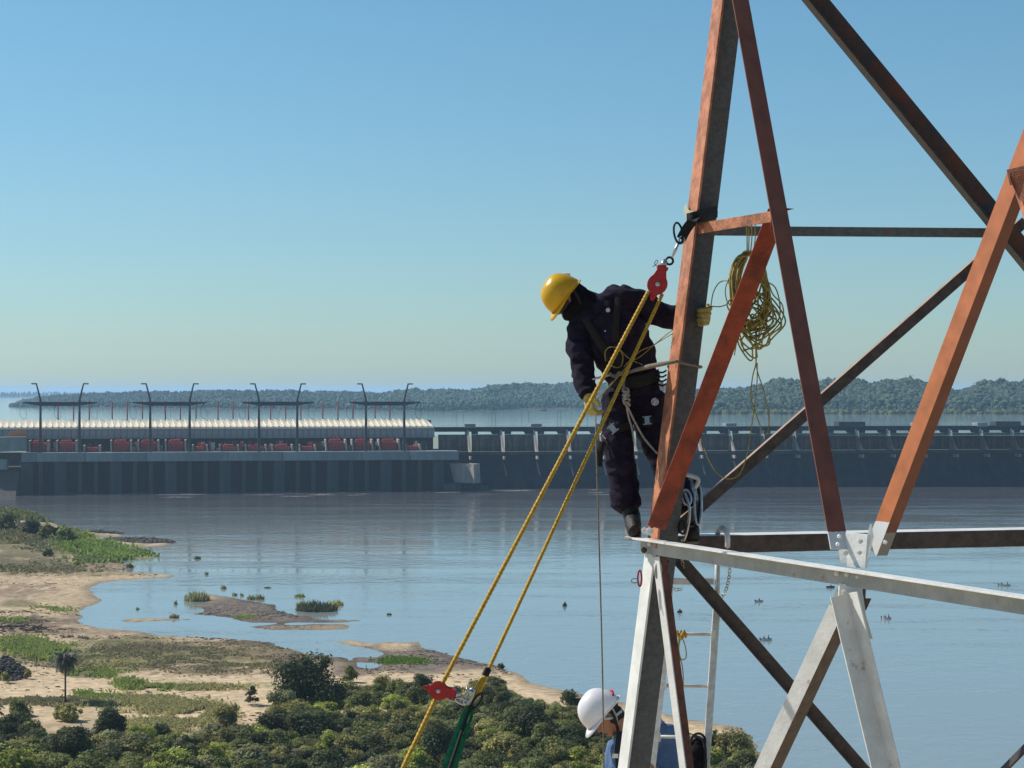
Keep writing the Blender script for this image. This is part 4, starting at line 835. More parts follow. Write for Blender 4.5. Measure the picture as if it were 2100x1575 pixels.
mb.tube(spline([P(1516, 648, 12.3), P(1512, 690, 12.3), P(1506, 728, 12.3)], 5), .004, 5)
mb.build('hanging_tail', M['yellow_rope'] if False else M['olive_rope'], cl, True)
mb = MB()
mb.tube(spline([P(1458, 628, 12.6), P(1463, 600, 12.5), P(1475, 580, 12.4), P(1492, 577, 12.3), P(1500, 600, 12.3)], 6), .0038, 5)
mb.tube(spline([P(1457, 628, 12.6), P(1475, 629, 12.5), P(1490, 624, 12.35), P(1498, 612, 12.3)], 6), .0038, 5)
mb.tube(spline([P(1500, 560, 12.3), P(1488, 590, 12.3), P(1490, 615, 12.3), P(1499, 628, 12.3)], 6), .0038, 5)
mb.tube(spline([P(1566, 545, 12.3), P(1583, 600, 12.3), P(1604, 625, 12.3), P(1604, 655, 12.3), P(1578, 685, 12.3), P(1550, 700, 12.3)], 6), .0045, 5)
mb.tube(spline([P(1560, 575, 12.3), P(1590, 590, 12.3), P(1600, 640, 12.3), P(1585, 672, 12.3), P(1556, 678, 12.3)], 6), .0045, 5)
mb.build('loose_strand', M['olive_rope'], cl, True)
# ================================================================ people
def fuse(name, shapes, m, parent, voxel=.010, wrinkle=0.0, wscale=18, smooth_it=2, stretch=(1, 1, 1), mats=None, seed=0, cut=None):
    """one continuous surface from overlapping lofted shapes"""
    mb = MB()
    for V, Fs in shapes: mb.add(V, Fs)
    o = bulk(name, np.array(mb.v), mb.f, m, None, base=(0, 0, 0))
    md = o.modifiers.new('r', 'REMESH'); md.mode = 'VOXEL'; md.voxel_size = voxel; md.use_smooth_shade = True
    ms = o.modifiers.new('s', 'SMOOTH'); ms.factor = .5; ms.iterations = smooth_it
    dg = bpy.context.evaluated_depsgraph_get(); me = D.meshes.new_from_object(o.evaluated_get(dg)); D.objects.remove(o)
    n = len(me.vertices); co_ = np.empty(n * 3, np.float32); me.vertices.foreach_get('co', co_); co_ = co_.reshape(-1, 3).astype(float)
    nr_ = np.empty(n * 3, np.float32); me.vertices.foreach_get('normal', nr_); nr_ = nr_.reshape(-1, 3)
    if wrinkle:
        for i in range(n):
            p = Vector((co_[i][0] * stretch[0], co_[i][1] * stretch[1], co_[i][2] * stretch[2])) * wscale + Vector((seed, 0, 0))
            w_ = noise.noise(p); r2 = 1 - 2 * abs(noise.noise(p * .55 + Vector((3, 1, 7))))
            co_[i] += nr_[i] * wrinkle * (.7 * w_ + .8 * r2)
    fa = [tuple(p.vertices) for p in me.polygons]
    D.meshes.remove(me)
    return bulk(name, co_, fa, m, parent, smooth=True)
def limb(pts, r, n=14, sm=4, side=None):
    pts = spline([Vector(p) for p in pts], sm)
    k = len(r); rr = []
    for i in range(len(pts)):
        t = i / (len(pts) - 1) * (k - 1); a = min(int(t), k - 2); f = t - a
        q0 = r[a] if isinstance(r[a], tuple) else (r[a], r[a]); q1 = r[a + 1] if isinstance(r[a + 1], tuple) else (r[a + 1], r[a + 1])
        rr.append((q0[0] * (1 - f) + q1[0] * f, q0[1] * (1 - f) + q1[1] * f))
    return loft_vf(pts, rr, n, side=side)
def ellip(c, ax, radii, n=16):
    a, b, d = [Vector(v).normalized() for v in ax]; V = []; Fs = []
    for i in range(1, n // 2):
        th = PI * i / (n // 2)
        for j in range(n):
            ph = 2 * PI * j / n; V.append(Vector(c) + a * radii[0] * math.sin(th) * math.cos(ph) + b * radii[1] * math.sin(th) * math.sin(ph) + d * radii[2] * math.cos(th))
    k = n // 2 - 1
    for i in range(k - 1):
        for j in range(n): Fs.append((i * n + j, (i + 1) * n + j, (i + 1) * n + (j + 1) % n, i * n + (j + 1) % n))
    V += [Vector(c) + d * radii[2], Vector(c) - d * radii[2]]
    for j in range(n): Fs.append((len(V) - 2, j, (j + 1) % n)); Fs.append((len(V) - 1, (k - 1) * n + (j + 1) % n, (k - 1) * n + j))
    return V, Fs
def head_shapes(c, up, front, s=1.0):
    up = Vector(up).normalized(); fr = Vector(front); fr = (fr - up * fr.dot(up)).normalized(); sd = up.cross(fr).normalized(); c = Vector(c)
    L_ = [ellip(c + up * .02 * s, (fr, sd, up), (.098 * s, .077 * s, .108 * s)), ellip(c + fr * .035 * s - up * .055 * s, (fr, sd, up), (.062 * s, .056 * s, .068 * s)),
          ellip(c + fr * .078 * s - up * .105 * s, (fr, sd, up), (.022 * s, .026 * s, .020 * s)),
          limb([c + fr * .088 * s + up * .005 * s, c + fr * .108 * s - up * .028 * s, c + fr * .098 * s - up * .042 * s], [.010 * s, .015 * s, .012 * s], 8),
          limb([c + fr * .093 * s - up * .064 * s - sd * .02, c + fr * .100 * s - up * .066 * s, c + fr * .093 * s - up * .064 * s + sd * .02], [.007, .010, .007], 8),
          limb([c + fr * .086 * s + up * .022 * s - sd * .04, c + fr * .098 * s + up * .020 * s, c + fr * .086 * s + up * .022 * s + sd * .04], [.009, .010, .009], 8)]
    for q in (-1, 1): L_.append(ellip(c + sd * .077 * q * s - up * .01 * s - fr * .005, (fr, sd, up), (.018 * s, .010 * s, .030 * s), 10))
    return L_, up, fr, sd
def helmet(c, up, front, m, parent, label=None, accent=None, s=1.0):
    up = Vector(up).normalized(); fr = Vector(front); fr = (fr - up * fr.dot(up)).normalized(); sd = up.cross(fr).normalized(); c = Vector(c)
    nU, nV = 36, 12; V = []; Fs = []
    for i in range(nV + 1):
        th = (PI / 2) * i / nV
        for j in range(nU):
            a = 2 * PI * j / nU; ca, sa = math.cos(a), math.sin(a); R = (.150 + .006 * ca) * math.cos(th) ** .72; R2 = .118 * math.cos(th) ** .72
            ridge = .006 * max(0, math.cos(sa * R2 * 26)) * (1 if abs(sa * R2) < .06 else 0) * math.sin(th)
            dip = -.028 * max(0, -ca) * math.cos(th) ** 3
            V.append(c + fr * ca * R * s + sd * sa * R2 * s + up * (math.sin(th) * .158 + ridge + dip) * s)
    for i in range(nV):
        for j in range(nU): Fs.append((i * nU + j, i * nU + (j + 1) % nU, (i + 1) * nU + (j + 1) % nU, (i + 1) * nU + j))
    o = bulk('helmet_shell', np.array(V), Fs, m, parent, smooth=True); sm_ = o.modifiers.new('t', 'SOLIDIFY'); sm_.thickness = .006; sm_.offset = 1
    rim = []
    V = []; Fs = []
    for j in range(nU + 1):
        a = 2 * PI * j / nU; ca, sa = math.cos(a), math.sin(a); dip = -.028 * max(0, -ca); pk = .052 * max(0, ca) ** 2.2
        p = c + fr * ca * .156 * s + sd * sa * .118 * s + up * dip * s; d_ = (fr * ca * .156 + sd * sa * .118).normalized()
        V += [p + up * .004, p + d_ * (.009 + pk) * s - up * (.006 + pk * .35) * s, p + d_ * (.008 + pk) * s - up * (.011 + pk * .35) * s, p - up * .005]
    for j in range(nU):
        for q in range(4): Fs.append((j * 4 + q, j * 4 + (q + 1) % 4, (j + 1) * 4 + (q + 1) % 4, (j + 1) * 4 + q))
    bulk('helmet_brim', np.array(V), Fs, m, parent, smooth=True)
    if accent:
        mb = MB(); mb.tube(spline([c - fr * .13 * s - sd * .07 * s + up * .02, c - fr * .155 * s + up * .028, c - fr * .13 * s + sd * .07 * s + up * .02], 6), .010, 6); mb.build('helmet_sticker', accent, parent, True)
    mb = MB()
    for q in (-1, 1): mb.tube(spline([c + sd * q * .105 - fr * .03 - up * .01, c + sd * q * .098 + fr * .0 - up * .08, c + sd * q * .06 + fr * .05 - up * .155, c + fr * .07 - up * .175], 6), [(.010, .003)] * 19, 6)
    mb.build('chin_strap', M['webbing'], parent, True)
    return up, fr, sd
def glove_hand(name, wrist, palm_dir, back_dir, curl, m, parent, s=1.0, thumb_side=1, spread=.06):
    """palm and five bent fingers; curl in radians per joint"""
    w = Vector(wrist); d = Vector(palm_dir).normalized(); b = Vector(back_dir); b = (b - d * b.dot(d)).normalized(); l = d.cross(b).normalized() * thumb_side
    sh = [limb([w - d * .035 * s, w, w + d * .05 * s, w + d * .09 * s], [(.030 * s, .026 * s), (.032 * s, .024 * s), (.045 * s, .022 * s), (.045 * s, .019 * s)], 12, side=l)]
    for i, (off, ln) in enumerate(((.033, .078), (.011, .088), (-.011, .083), (-.032, .066))):
        p = w + d * .075 * s + l * off * s; dirv = (d + l * off * spread * 30).normalized(); pts = [p - d * .02 * s]; cur = p; ang = 0
        for seg in (.42, .32, .26):
            pts.append(cur); ang += curl; dd = dirv * math.cos(ang) - b * math.sin(ang); cur = cur + dd * ln * seg * 1.05 * s
        pts.append(cur); sh.append(limb(pts, [.0125 * s, .0128 * s, .0122 * s, .0115 * s, .0105 * s], 9, 3))
    p = w + d * .025 * s + l * .036 * s; td = (d * .55 + l * .65 - b * .45).normalized()
    sh.append(limb([p - l * .02 * s, p, p + td * .035 * s, p + (td + d * .5).normalized() * .065 * s], [.017 * s, .016 * s, .014 * s, .012 * s], 9, 3))
    return fuse(name, sh, m, parent, voxel=.0052, smooth_it=2, wrinkle=.0015, wscale=60)

# ---------------------------------------------------------------- the worker in the yellow helmet
w1 = empty('person', P(1300, 1105, 12.75), 'worker in yellow helmet and dark navy overalls leaning out from the orange tower leg', 'person')
Y1 = 12.86
HC = P(1158, 606, Y1 - .03); UPV = Vector((-.80, -.18, .57)); FRV = Vector((-.50, -.25, -.83))
hs_, up_, fr_, sd_ = head_shapes(HC - UPV.normalized() * .035, UPV, FRV)
NK = P(1213, 632, Y1 + .01)
torso_pts = [P(1303, 812, Y1 + .02), P(1297, 775, Y1 + .02), P(1283, 730, Y1), P(1262, 690, Y1 - .02), P(1240, 652, Y1 - .02), P(1222, 628, Y1)]
trunk = limb(torso_pts, [(.160, .105), (.165, .105), (.190, .120), (.205, .13), (.165, .10), (.07, .07)], 18, side=(.90, .05, .40))
armL = [P(1196, 664, Y1 + .0), P(1186, 705, Y1 - .05), P(1192, 745, Y1 - .10), P(1199, 785, Y1 - .16), P(1208, 812, Y1 - .20)]
armR = [P(1276, 618, Y1 + .02), P(1312, 622, Y1 + .04), P(1345, 643, Y1 + .06), P(1385, 652, Y1 + .08), P(1420, 652, Y1 + .05)]
# the body: one continuous surface
legL = [P(1270, 818, Y1 + .0), P(1263, 880, Y1 - .05), P(1270, 940, Y1 - .09), P(1283, 1000, Y1 - .06), P(1291, 1045, Y1 - .08), P(1295, 1068, Y1 - .10)]
legR = [P(1326, 820, Y1 + .04), P(1338, 880, Y1 + .06), P(1362, 945, Y1 + .06), P(1392, 1010, Y1 + .06), P(1410, 1065, Y1 + .02)]
body = [limb(torso_pts, [(.13, .085), (.125, .085), (.14, .095), (.16, .10), (.12, .08), (.055, .055)], 16, side=(.90, .05, .40)), limb([NK + Vector((.03, 0, -.03)), NK, HC + Vector((.05, 0, -.04))], [.062, .056, .055], 12),
        limb(armL, [.062, .048, .043, .034, .028], 10), limb(armR, [.062, .05, .043, .034, .028], 10), limb(legL, [.085, .08, .058, .052, .042, .04], 12), limb(legR, [.085, .08, .058, .052, .04], 12)] + hs_
fuse('body', body, M['skin'], w1, voxel=.009, smooth_it=1)
# scarf and dark glasses over the face
c_ = HC - up_ * .035
sc = [ellip(c_ - up_ * .055 + fr_ * .02, (fr_, sd_, up_), (.108, .090, .074)), ellip(c_ - up_ * .01 - fr_ * .035, (fr_, sd_, up_), (.090, .088, .10)), limb([c_ - up_ * .07 - fr_ * .02, NK, NK + Vector((.05, 0, -.05))], [.095, .098, .11], 14)]
fuse('scarf', sc, M['dark_cloth'], w1, voxel=.009, wrinkle=.007, wscale=26)
mb = MB(); mb.tube(spline([c_ + sd_ * .085 + fr_ * .045 + up_ * .015, c_ + sd_ * .045 + fr_ * .108 + up_ * .012, c_ + fr_ * .118 + up_ * .014, c_ - sd_ * .045 + fr_ * .108 + up_ * .012, c_ - sd_ * .085 + fr_ * .045 + up_ * .015], 5), [(.008, .022)] * 21, 8, flat=tuple(fr_)); mb.build('sunglasses', M['black_metal'], w1, True)
helmet(P(1156, 604, Y1 - .03) - up_ * .005, up_, fr_, M['yellow_shell'], w1, s=.88)
mb = MB(); mb.cbox(HC - fr_ * .125 + up_ * .055 - sd_ * .03, .05, .05, .035); o = mb.build('helmet_lamp_clip', M['white_paint'], w1, bevel=.008)
jk = [trunk, limb(armL, [.092, .076, .07, .062, .052], 14), limb(armR, [.100, .088, .080, .072, .052], 14), limb([P(1188, 655, Y1), P(1235, 640, Y1), P(1278, 612, Y1 + .02)], [.085, .115, .105], 14),
      limb([P(1219, 645, Y1), NK, P(1203, 622, Y1)], [.10, .088, .082], 14), limb([P(1292, 790, Y1 + .01), P(1300, 815, Y1 + .02)], [(.165, .12), (.17, .125)], 16, side=(.95, .05, .1))]
fuse('jacket', jk, M['navy'], w1, voxel=.0085, wrinkle=.015, wscale=17, stretch=(1, 1, 1.3))
tr_ = [limb([P(1303, 775, Y1 + .02), P(1303, 815, Y1 + .02), P(1300, 845, Y1 + .02)], [(.155, .11), (.165, .12), (.13, .11)], 16, side=(1, .1, 0)),
       limb([P(1272, 815, Y1 + .0), P(1265, 870, Y1 - .04), P(1270, 930, Y1 - .08), P(1279, 990, Y1 - .06), P(1283, 1037, Y1 - .07)], [.112, .100, .092, .088, .095], 16),
       limb([P(1326, 815, Y1 + .04), P(1338, 880, Y1 + .06), P(1362, 945, Y1 + .06), P(1390, 1005, Y1 + .06), P(1403, 1040, Y1 + .03)], [.118, .105, .092, .088, .088], 16)]
fuse('trousers', tr_, M['navy'], w1, voxel=.0085, wrinkle=.013, wscale=15, stretch=(1, 1, 1.5), seed=4)
def boot(a, b, c, nm='boot'):
    a, b, c = Vector(a), Vector(b), Vector(c)
    fuse(nm, [limb([a, (a + b) / 2, b], [.058, .056, .055], 12), limb([b - (c - b) * .25, b, (b + c) / 2, c], [(.046, .05), (.056, .055), (.058, .050), (.050, .040)], 12)], M['leather'], w1, voxel=.007, wrinkle=.003, wscale=30)
    d = (c - b).normalized(); n_ = Vector((d.z * .0, -.0, 0)); dn = (Vector((0, 0, -1)) - d * Vector((0, 0, -1)).dot(d)).normalized(); s_ = d.cross(dn)
    mb = MB(); mb.add(*limb([b - d * .055 + dn * .046, b + dn * .05, (b + c) / 2 + dn * .046, c + d * .02 + dn * .036], [(.042, .010), (.043, .012), (.053, .012), (.040, .010)], 12, side=tuple(s_))); mb.build('boot_sole', M['sole'], w1, True)
boot(P(1289, 1030, Y1 - .08), P(1297, 1064, Y1 - .12), P(1301, 1092, Y1 - .30))
boot(P(1408, 1035, Y1 + .02), P(1416, 1080, Y1 - .02), P(1421, 1100, Y1 - .16))
# gloves
glove_hand('glove', P(1206, 812, Y1 - .22), (.12, -.15, -.9), (-.8, -.5, 0), .65, M['glove'], w1, 1.05, thumb_side=-1)
fg = [limb([P(1428, 650, 12.80), P(1446, 650, 12.74), P(1451, 648, 12.66)], [(.050, .03), (.055, .028), (.052, .02)], 12, side=(0, 0, 1))]
for k, y in enumerate((633, 643, 653, 662)): fg.append(limb([P(1448, y, 12.72), P(1456 - 2 * k, y, 12.63), P(1450 - 2 * k, y + 1, 12.565), P(1437 + k, y + 3, 12.56), P(1430 + (2 if k == 3 else 0), y + 3, 12.575)], [.0150, .0165, .0158, .0145, .011], 9, 3))
fg.append(limb([P(1436, 636, 12.78), P(1446, 628, 12.74), P(1452, 626, 12.68)], [.018, .017, .013], 9))
fuse('glove', fg, M['glove'], w1, voxel=.0055, smooth_it=1, wrinkle=.0015, wscale=60)
for a, b in ((P(1203, 795, Y1 - .18), P(1209, 818, Y1 - .22)),): 
    m = MB(); m.tube([a, b], [.052, .042], 12); m.build('glove_cuff', M['glove'], w1, True)
# harness, pouch, buckles
def strap(name, pts, w_, m='webbing', side=(0, 0, 1), t=.006): return ribbon(name, pts, w_, t, M[m], w1, side, 5)
yb = Y1 - .135
strap('harness_strap', [P(1198, 652, Y1 - .12), P(1228, 700, yb - .015), P(1262, 755, yb), P(1290, 790, yb)], .045, side=(.8, 0, .5))
strap('harness_strap', [P(1268, 610, Y1 - .10), P(1262, 680, yb - .02), P(1270, 740, yb), P(1282, 790, yb)], .045, side=(1, 0, 0))
strap('harness_belt', [P(1252, 778, Y1 - .05), P(1278, 785, yb), P(1320, 780, yb + .01), P(1352, 768, Y1 - .03)], .075, side=(0.1, 0, 1), t=.014)
strap('thigh_strap', [P(1240, 868, Y1 - .09), P(1262, 880, Y1 - .168), P(1290, 872, Y1 - .13)], .05, side=(.2, 0, 1))
strap('thigh_strap', [P(1308, 860, Y1 - .04), P(1328, 868, Y1 - .085), P(1356, 856, Y1 + .0)], .05, side=(.2, 0, 1))
strap('hanging_strap', [P(1236, 905, Y1 - .12), P(1231, 925, Y1 - .14), P(1229, 956, Y1 - .14)], .042, side=(1, 0, 0), t=.01)
tubeobj('strap_hook', [P(1243, 900, Y1 - .12), P(1232, 890, Y1 - .13), P(1234, 905, Y1 - .14)], .007, M['chrome'], w1)
def buckle(px, py, ang, Y):
    m = MB(); c = P(px, py, Y); u = Vector((math.cos(ang), 0, math.sin(ang))); v = Vector((-math.sin(ang), 0, math.cos(ang)))
    m.box(c - u * .016 - v * .020, u * .032, (0, -.006, 0), v * .040); m.box(c - u * .028 - v * .027, u * .056, (0, -.007, 0), v * .007); m.box(c - u * .028 + v * .020, u * .056, (0, -.007, 0), v * .007)
    m.build('buckle', M['reflective'], w1, bevel=.001)
buckle(1257, 879, .7, Y1 - .178); buckle(1327, 862, .1, Y1 - .098)
m = MB(); lathe(m, P(1343, 824, Y1 - .092), (.1, -1, 0), [(.025, 0), (.025, .004)], 20); o = m.build('thigh_badge', M['badge'], w1); 
m = MB(); lathe(m, P(1247, 636, Y1 - .148), (-.1, -1, 0), [(.014, 0), (.014, .004)], 16); m.build('chest_badge', M['badge'], w1)
for px, py in ((1241, 679), (1251, 712)):
    m = MB(); lathe(m, P(px, py, Y1 - .155), (0, -1, 0), [(.006, 0), (.006, .004)], 8); m.build('button', M['reflective'], w1)
m = MB(); m.box(P(1350, 783, Y1 - .06), (.030, 0, .0), (0, -.02, 0), (.012, 0, -.055)); m.build('side_clip', M['white_paint'], w1, bevel=.003)
for k in range(4): tubeobj('tool_loop', [P(1345 + k, 762 + k * 8, Y1 - .05), P(1358, 764 + k * 9, Y1 - .1), P(1366, 760 + k * 9, Y1 - .06)], .006, M['webbing'], w1)
# work positioning lanyard, white knot and its tails, loose cord
ly = empty('lanyard', P(1300, 760, 12.6), 'grey work positioning lanyard running from the worker\'s waist round the orange leg', 'lanyard')
tubeobj('lanyard_rope', [P(1250, 770, Y1 - .17), P(1275, 768, Y1 - .19), P(1300, 760, Y1 - .20), P(1330, 752, 12.5), P(1360, 746, 12.38), P(1388, 741, 12.33)], [.007, .008, .012, .015, .014, .011], M['grey_rope'], ly, sm=5)
tubeobj('lanyard_rope', [P(1388, 741, 12.33), P(1410, 747, 12.50), P(1432, 751, 12.58), P(1436, 753, 12.70), P(1400, 752, 12.76), P(1370, 752, 12.68)], .009, M['grey_rope'], ly, sm=5)
tubeobj('lanyard_hook', [P(1207, 780, Y1 - .2), P(1222, 776, Y1 - .2), P(1240, 772, Y1 - .19), P(1252, 768, Y1 - .18)], [.009, .007, .008, .009], M['chrome'], ly, sm=3)
tubeobj('lanyard_knot', [P(1250, 765, Y1 - .19), P(1262, 773, Y1 - .2), P(1270, 764, Y1 - .21), P(1282, 770, Y1 - .2), P(1290, 760, Y1 - .2)], .010, M['grey_rope'], ly)
kn = empty('knotted_rope', P(1285, 830, Y1 - .2), 'pale knotted rope hanging at the worker\'s waist with two tails to the thigh', 'rope')
mb = MB()
for k in range(5):
    cz = 800 + k * 7
    mb.tube([P(1283 + k * .6, cz, Y1 - .19) + Vector((math.cos(a) * .018, math.sin(a) * .014, math.sin(a + k) * .012)) for a in np.linspace(0, 2 * PI, 10, endpoint=False)], .0085, 6, closed=True)
mb.build('knot', M['pale_rope'], kn, True)
tubeobj('rope_tail', [P(1281, 775, Y1 - .17), P(1279, 790, Y1 - .19), P(1284, 812, Y1 - .19)], .009, M['grey_rope'], kn)
tubeobj('rope_tail', [P(1285, 830, Y1 - .19), P(1302, 865, Y1 - .17), P(1322, 900, Y1 - .12), P(1348, 930, 12.72)], .0068, M['pale_rope'], kn)
tubeobj('rope_tail', [P(1284, 830, Y1 - .19), P(1290, 858, Y1 - .17), P(1297, 885, Y1 - .12), P(1299, 930, Y1 - .05)], .0062, M['pale_rope'], kn)
cd = empty('loose_cord', P(1270, 750, 12.55), 'thin brown cord looping across the worker\'s chest to the tower leg', 'cord')
tubeobj('cord_loop', [P(1242, 740, Y1 - .17), P(1241, 722, Y1 - .17), P(1250, 712, Y1 - .18), P(1266, 714, Y1 - .18), P(1277, 728, Y1 - .17), P(1275, 748, Y1 - .17), P(1265, 754, Y1 - .18), P(1248, 747, Y1 - .18)], .0035, M['olive_rope'], cd)
tubeobj('cord_run', [P(1270, 715, Y1 - .17), P(1290, 735, Y1 - .18), P(1318, 748, Y1 - .15)], .003, M['olive_rope'], cd)
tubeobj('cord_run', [P(1280, 752, Y1 - .18), P(1310, 722, Y1 - .15), P(1340, 708, 12.7), P(1362, 690, 12.6), P(1379, 677, 12.55)], .003, M['olive_rope'], cd)
tubeobj('cord_run', [P(1284, 745, Y1 - .18), P(1312, 732, Y1 - .15), P(1345, 705, 12.7), P(1380, 684, 12.55)], .003, M['olive_rope'], cd)
tubeobj('cord_run', [P(1292, 745, Y1 - .19), P(1250, 792, Y1 - .25), P(1223, 820, Y1 - .28)], .004, M['olive_rope'], cd)
hl = tubeobj('hand_line', [P(1221, 846, Y1 - .28), P(1222, 880, Y1 - .42), P(1224, 960, Y1 - .5), P(1229, 1130, Y1 - .5), P(1236, 1400, Y1 - .5), P(1240, 1720, Y1 - .5)], .0048, M['grey_rope'], None, sm=3); props(hl, 'thin straight line hanging from the worker\'s left-hand glove past the white helmet', 'rope')
# gear hooked behind the leg by his boot
gr = empty('ascender_gear', P(1418, 1040, 12.7), 'bright steel carabiners and karabiner hooks hanging behind the leg beside the worker\'s boot', 'climbing gear')
ring('carabiner', P(1432, 1035, 12.66), .022, .13, .008, M['chrome'], gr, (1, 0, .05), (.02, .2, 1)); ring('carabiner', P(1408, 1020, 12.64), .028, .05, .008, M['chrome'], gr, (1, 0, .2), (-.2, .2, 1))
tubeobj('sling', [P(1404, 1010, 12.64), P(1414, 1040, 12.62), P(1412, 1075, 12.62), P(1404, 1105, 12.64), P(1398, 1108, 12.66)], .009, M['chrome'], gr)
tubeobj('gear_bar', [P(1400, 972, 12.66), P(1418, 976, 12.66), P(1432, 984, 12.66), P(1426, 1000, 12.66)], .014, M['alu'], gr)
ring('carabiner', P(1400, 1082, 12.62), .02, .04, .008, M['black_metal'], gr)
tubeobj('sling', [P(1424, 985, 12.68), P(1436, 1020, 12.68), P(1430, 1070, 12.68), P(1424, 1100, 12.7)], .012, M['webbing'], gr)

# ---------------------------------------------------------------- the worker in the white helmet
w2 = empty('person', P(1320, 1700, 13.15), 'worker in white helmet and light blue shirt looking down behind the white tower leg', 'person')
Y2 = 13.12; HC2 = P(1233, 1457, Y2); U2 = Vector((-.76, -.12, .63)); F2 = Vector((-.60, -.22, -.74))
hs2, u2, f2, s2 = head_shapes(HC2 - U2.normalized() * .04, U2, F2)
tp = [P(1325, 1760, Y2 + .05), P(1320, 1690, Y2 + .05), P(1315, 1620, Y2 + .04), P(1308, 1560, Y2 + .03), P(1298, 1515, Y2 + .02), P(1280, 1492, Y2)]
aR = [P(1352, 1500, Y2 + .02), P(1368, 1545, Y2 - .02), P(1362, 1595, Y2 - .1), P(1340, 1580, Y2 - .22), P(1325, 1572, Y2 - .28)]
aL = [P(1275, 1530, Y2 + .1), P(1262, 1590, Y2 + .1), P(1262, 1650, Y2 + .06), P(1280, 1700, Y2 - .05), P(1295, 1720, Y2 - .1)]
nk2 = P(1272, 1482, Y2)
b2 = [limb(tp, [(.13, .09), (.13, .09), (.15, .10), (.16, .11), (.13, .09), (.06, .06)], 16, side=(1, .1, .2)), limb([P(1290, 1510, Y2), nk2, HC2 + Vector((.06, 0, -.06))], [.062, .058, .058], 12), limb(aR, [.062, .052, .045, .038, .03], 12), limb(aL, [.062, .052, .045, .036, .028], 12)] + hs2
fuse('body', b2, M['skin'], w2, voxel=.009, smooth_it=1)
glove_hand('glove', aR[-1], (-.5, -.5, .2), (0, -.3, 1), .5, M['glove'], w2, 1.0, 1); glove_hand('glove', aL[-1], (.6, -.4, -.2), (0, -.3, 1), .7, M['glove'], w2, 1.0, -1)
c2 = HC2 - u2 * .04
fuse('hair', [ellip(c2 + u2 * .02 - f2 * .02, (f2, s2, u2), (.092, .082, .10))], M['hair'], w2, voxel=.009, wrinkle=.004, wscale=40)
mb = MB(); q = c2 - s2 * 0
for sgn in (-1, 1):
    mb.tube(spline([q + s2 * sgn * .083 - f2 * .05 + u2 * .04, q + s2 * sgn * .088 - f2 * .02 - u2 * .03, q + s2 * sgn * .072 + f2 * .02 - u2 * .085, q + f2 * .05 - u2 * .135], 5), [(.012, .004)] * 16, 6)
    mb.tube(spline([q + s2 * sgn * .083 + f2 * .06 + u2 * .04, q + s2 * sgn * .086 + f2 * .02 - u2 * .01, q + s2 * sgn * .088 - f2 * .02 - u2 * .04], 5), [(.010, .004)] * 11, 6)
    mb.tube(spline([q + s2 * sgn * .088 - f2 * .02 - u2 * .035, q + s2 * sgn * .082 - f2 * .07 - u2 * .05, q - f2 * .09 - u2 * .06], 5), [(.010, .004)] * 11, 6)
mb.build('helmet_harness', M['worn_shaded_white'], w2, True)
fuse('beard', [ellip(c2 - f2 * .022 - u2 * .045, (f2, s2, u2), (.075, .084, .085))], M['hair'], w2, voxel=.008, wrinkle=.004, wscale=50)
helmet(HC2 - u2 * .005, u2, f2, M['white_shell'], w2, accent=M['red_plastic'], s=.93)
sh = [limb(tp, [(.165, .12), (.16, .12), (.18, .13), (.19, .135), (.15, .11), (.085, .085)], 18, side=(1, .1, .2)), limb(aR[:3], [.10, .088, .076], 14), limb(aL[:3], [.095, .085, .072], 14), limb([P(1280, 1520, Y2 + .04), P(1315, 1500, Y2), P(1352, 1498, Y2 + .02)], [.09, .11, .10], 14)]
fuse('shirt', sh, M['blue_shirt'], w2, voxel=.0095, wrinkle=.012, wscale=14)
ribbon('harness_strap', [P(1272, 1500, Y2 - .11), P(1268, 1540, Y2 - .16), P(1272, 1600, Y2 - .16)], .045, .006, M['webbing'], w2, (1, 0, 0))
m = MB(); m.cbox(P(1262, 1550, Y2 - .165), .04, .012, .03); m.build('harness_buckle', M['chrome'], w2, bevel=.002)
pk = empty('tool_bag', P(1440, 1600, 12.75), 'black tool bag and ropes hanging at the lower ladder rung beside the rail', 'bag')
fuse('pouch', [ellip(P(1430, 1570, 12.8), ((1, 0, 0), (0, 1, 0), (0, 0, 1)), (.055, .05, .17))], M['dark_cloth'], pk, voxel=.01, wrinkle=.018, wscale=20)
ring('bag_handle', P(1432, 1520, 12.8), .045, .05, .008, M['webbing'], pk); tubeobj('bag_strap', [P(1425, 1510, 12.8), P(1442, 1520, 12.78), P(1446, 1550, 12.76), P(1440, 1600, 12.76)], .012, M['webbing'], pk)
sq = empty('red_carabiner', P(1311, 1188, 12.45), 'small red and grey carabiner with wire loop at the left edge of the white leg', 'carabiner')
ring('red_body', P(1312, 1186, 12.44), .012, .05, .006, M['red_plastic'], sq); ring('wire_loop', P(1302, 1191, 12.44), .022, .014, .0022, M['black_metal'], sq)
ring('wire_ring', P(1350, 1170, 12.42), .02, .05, .006, M['worn_shaded_white'], sq, (1, 0, .3))
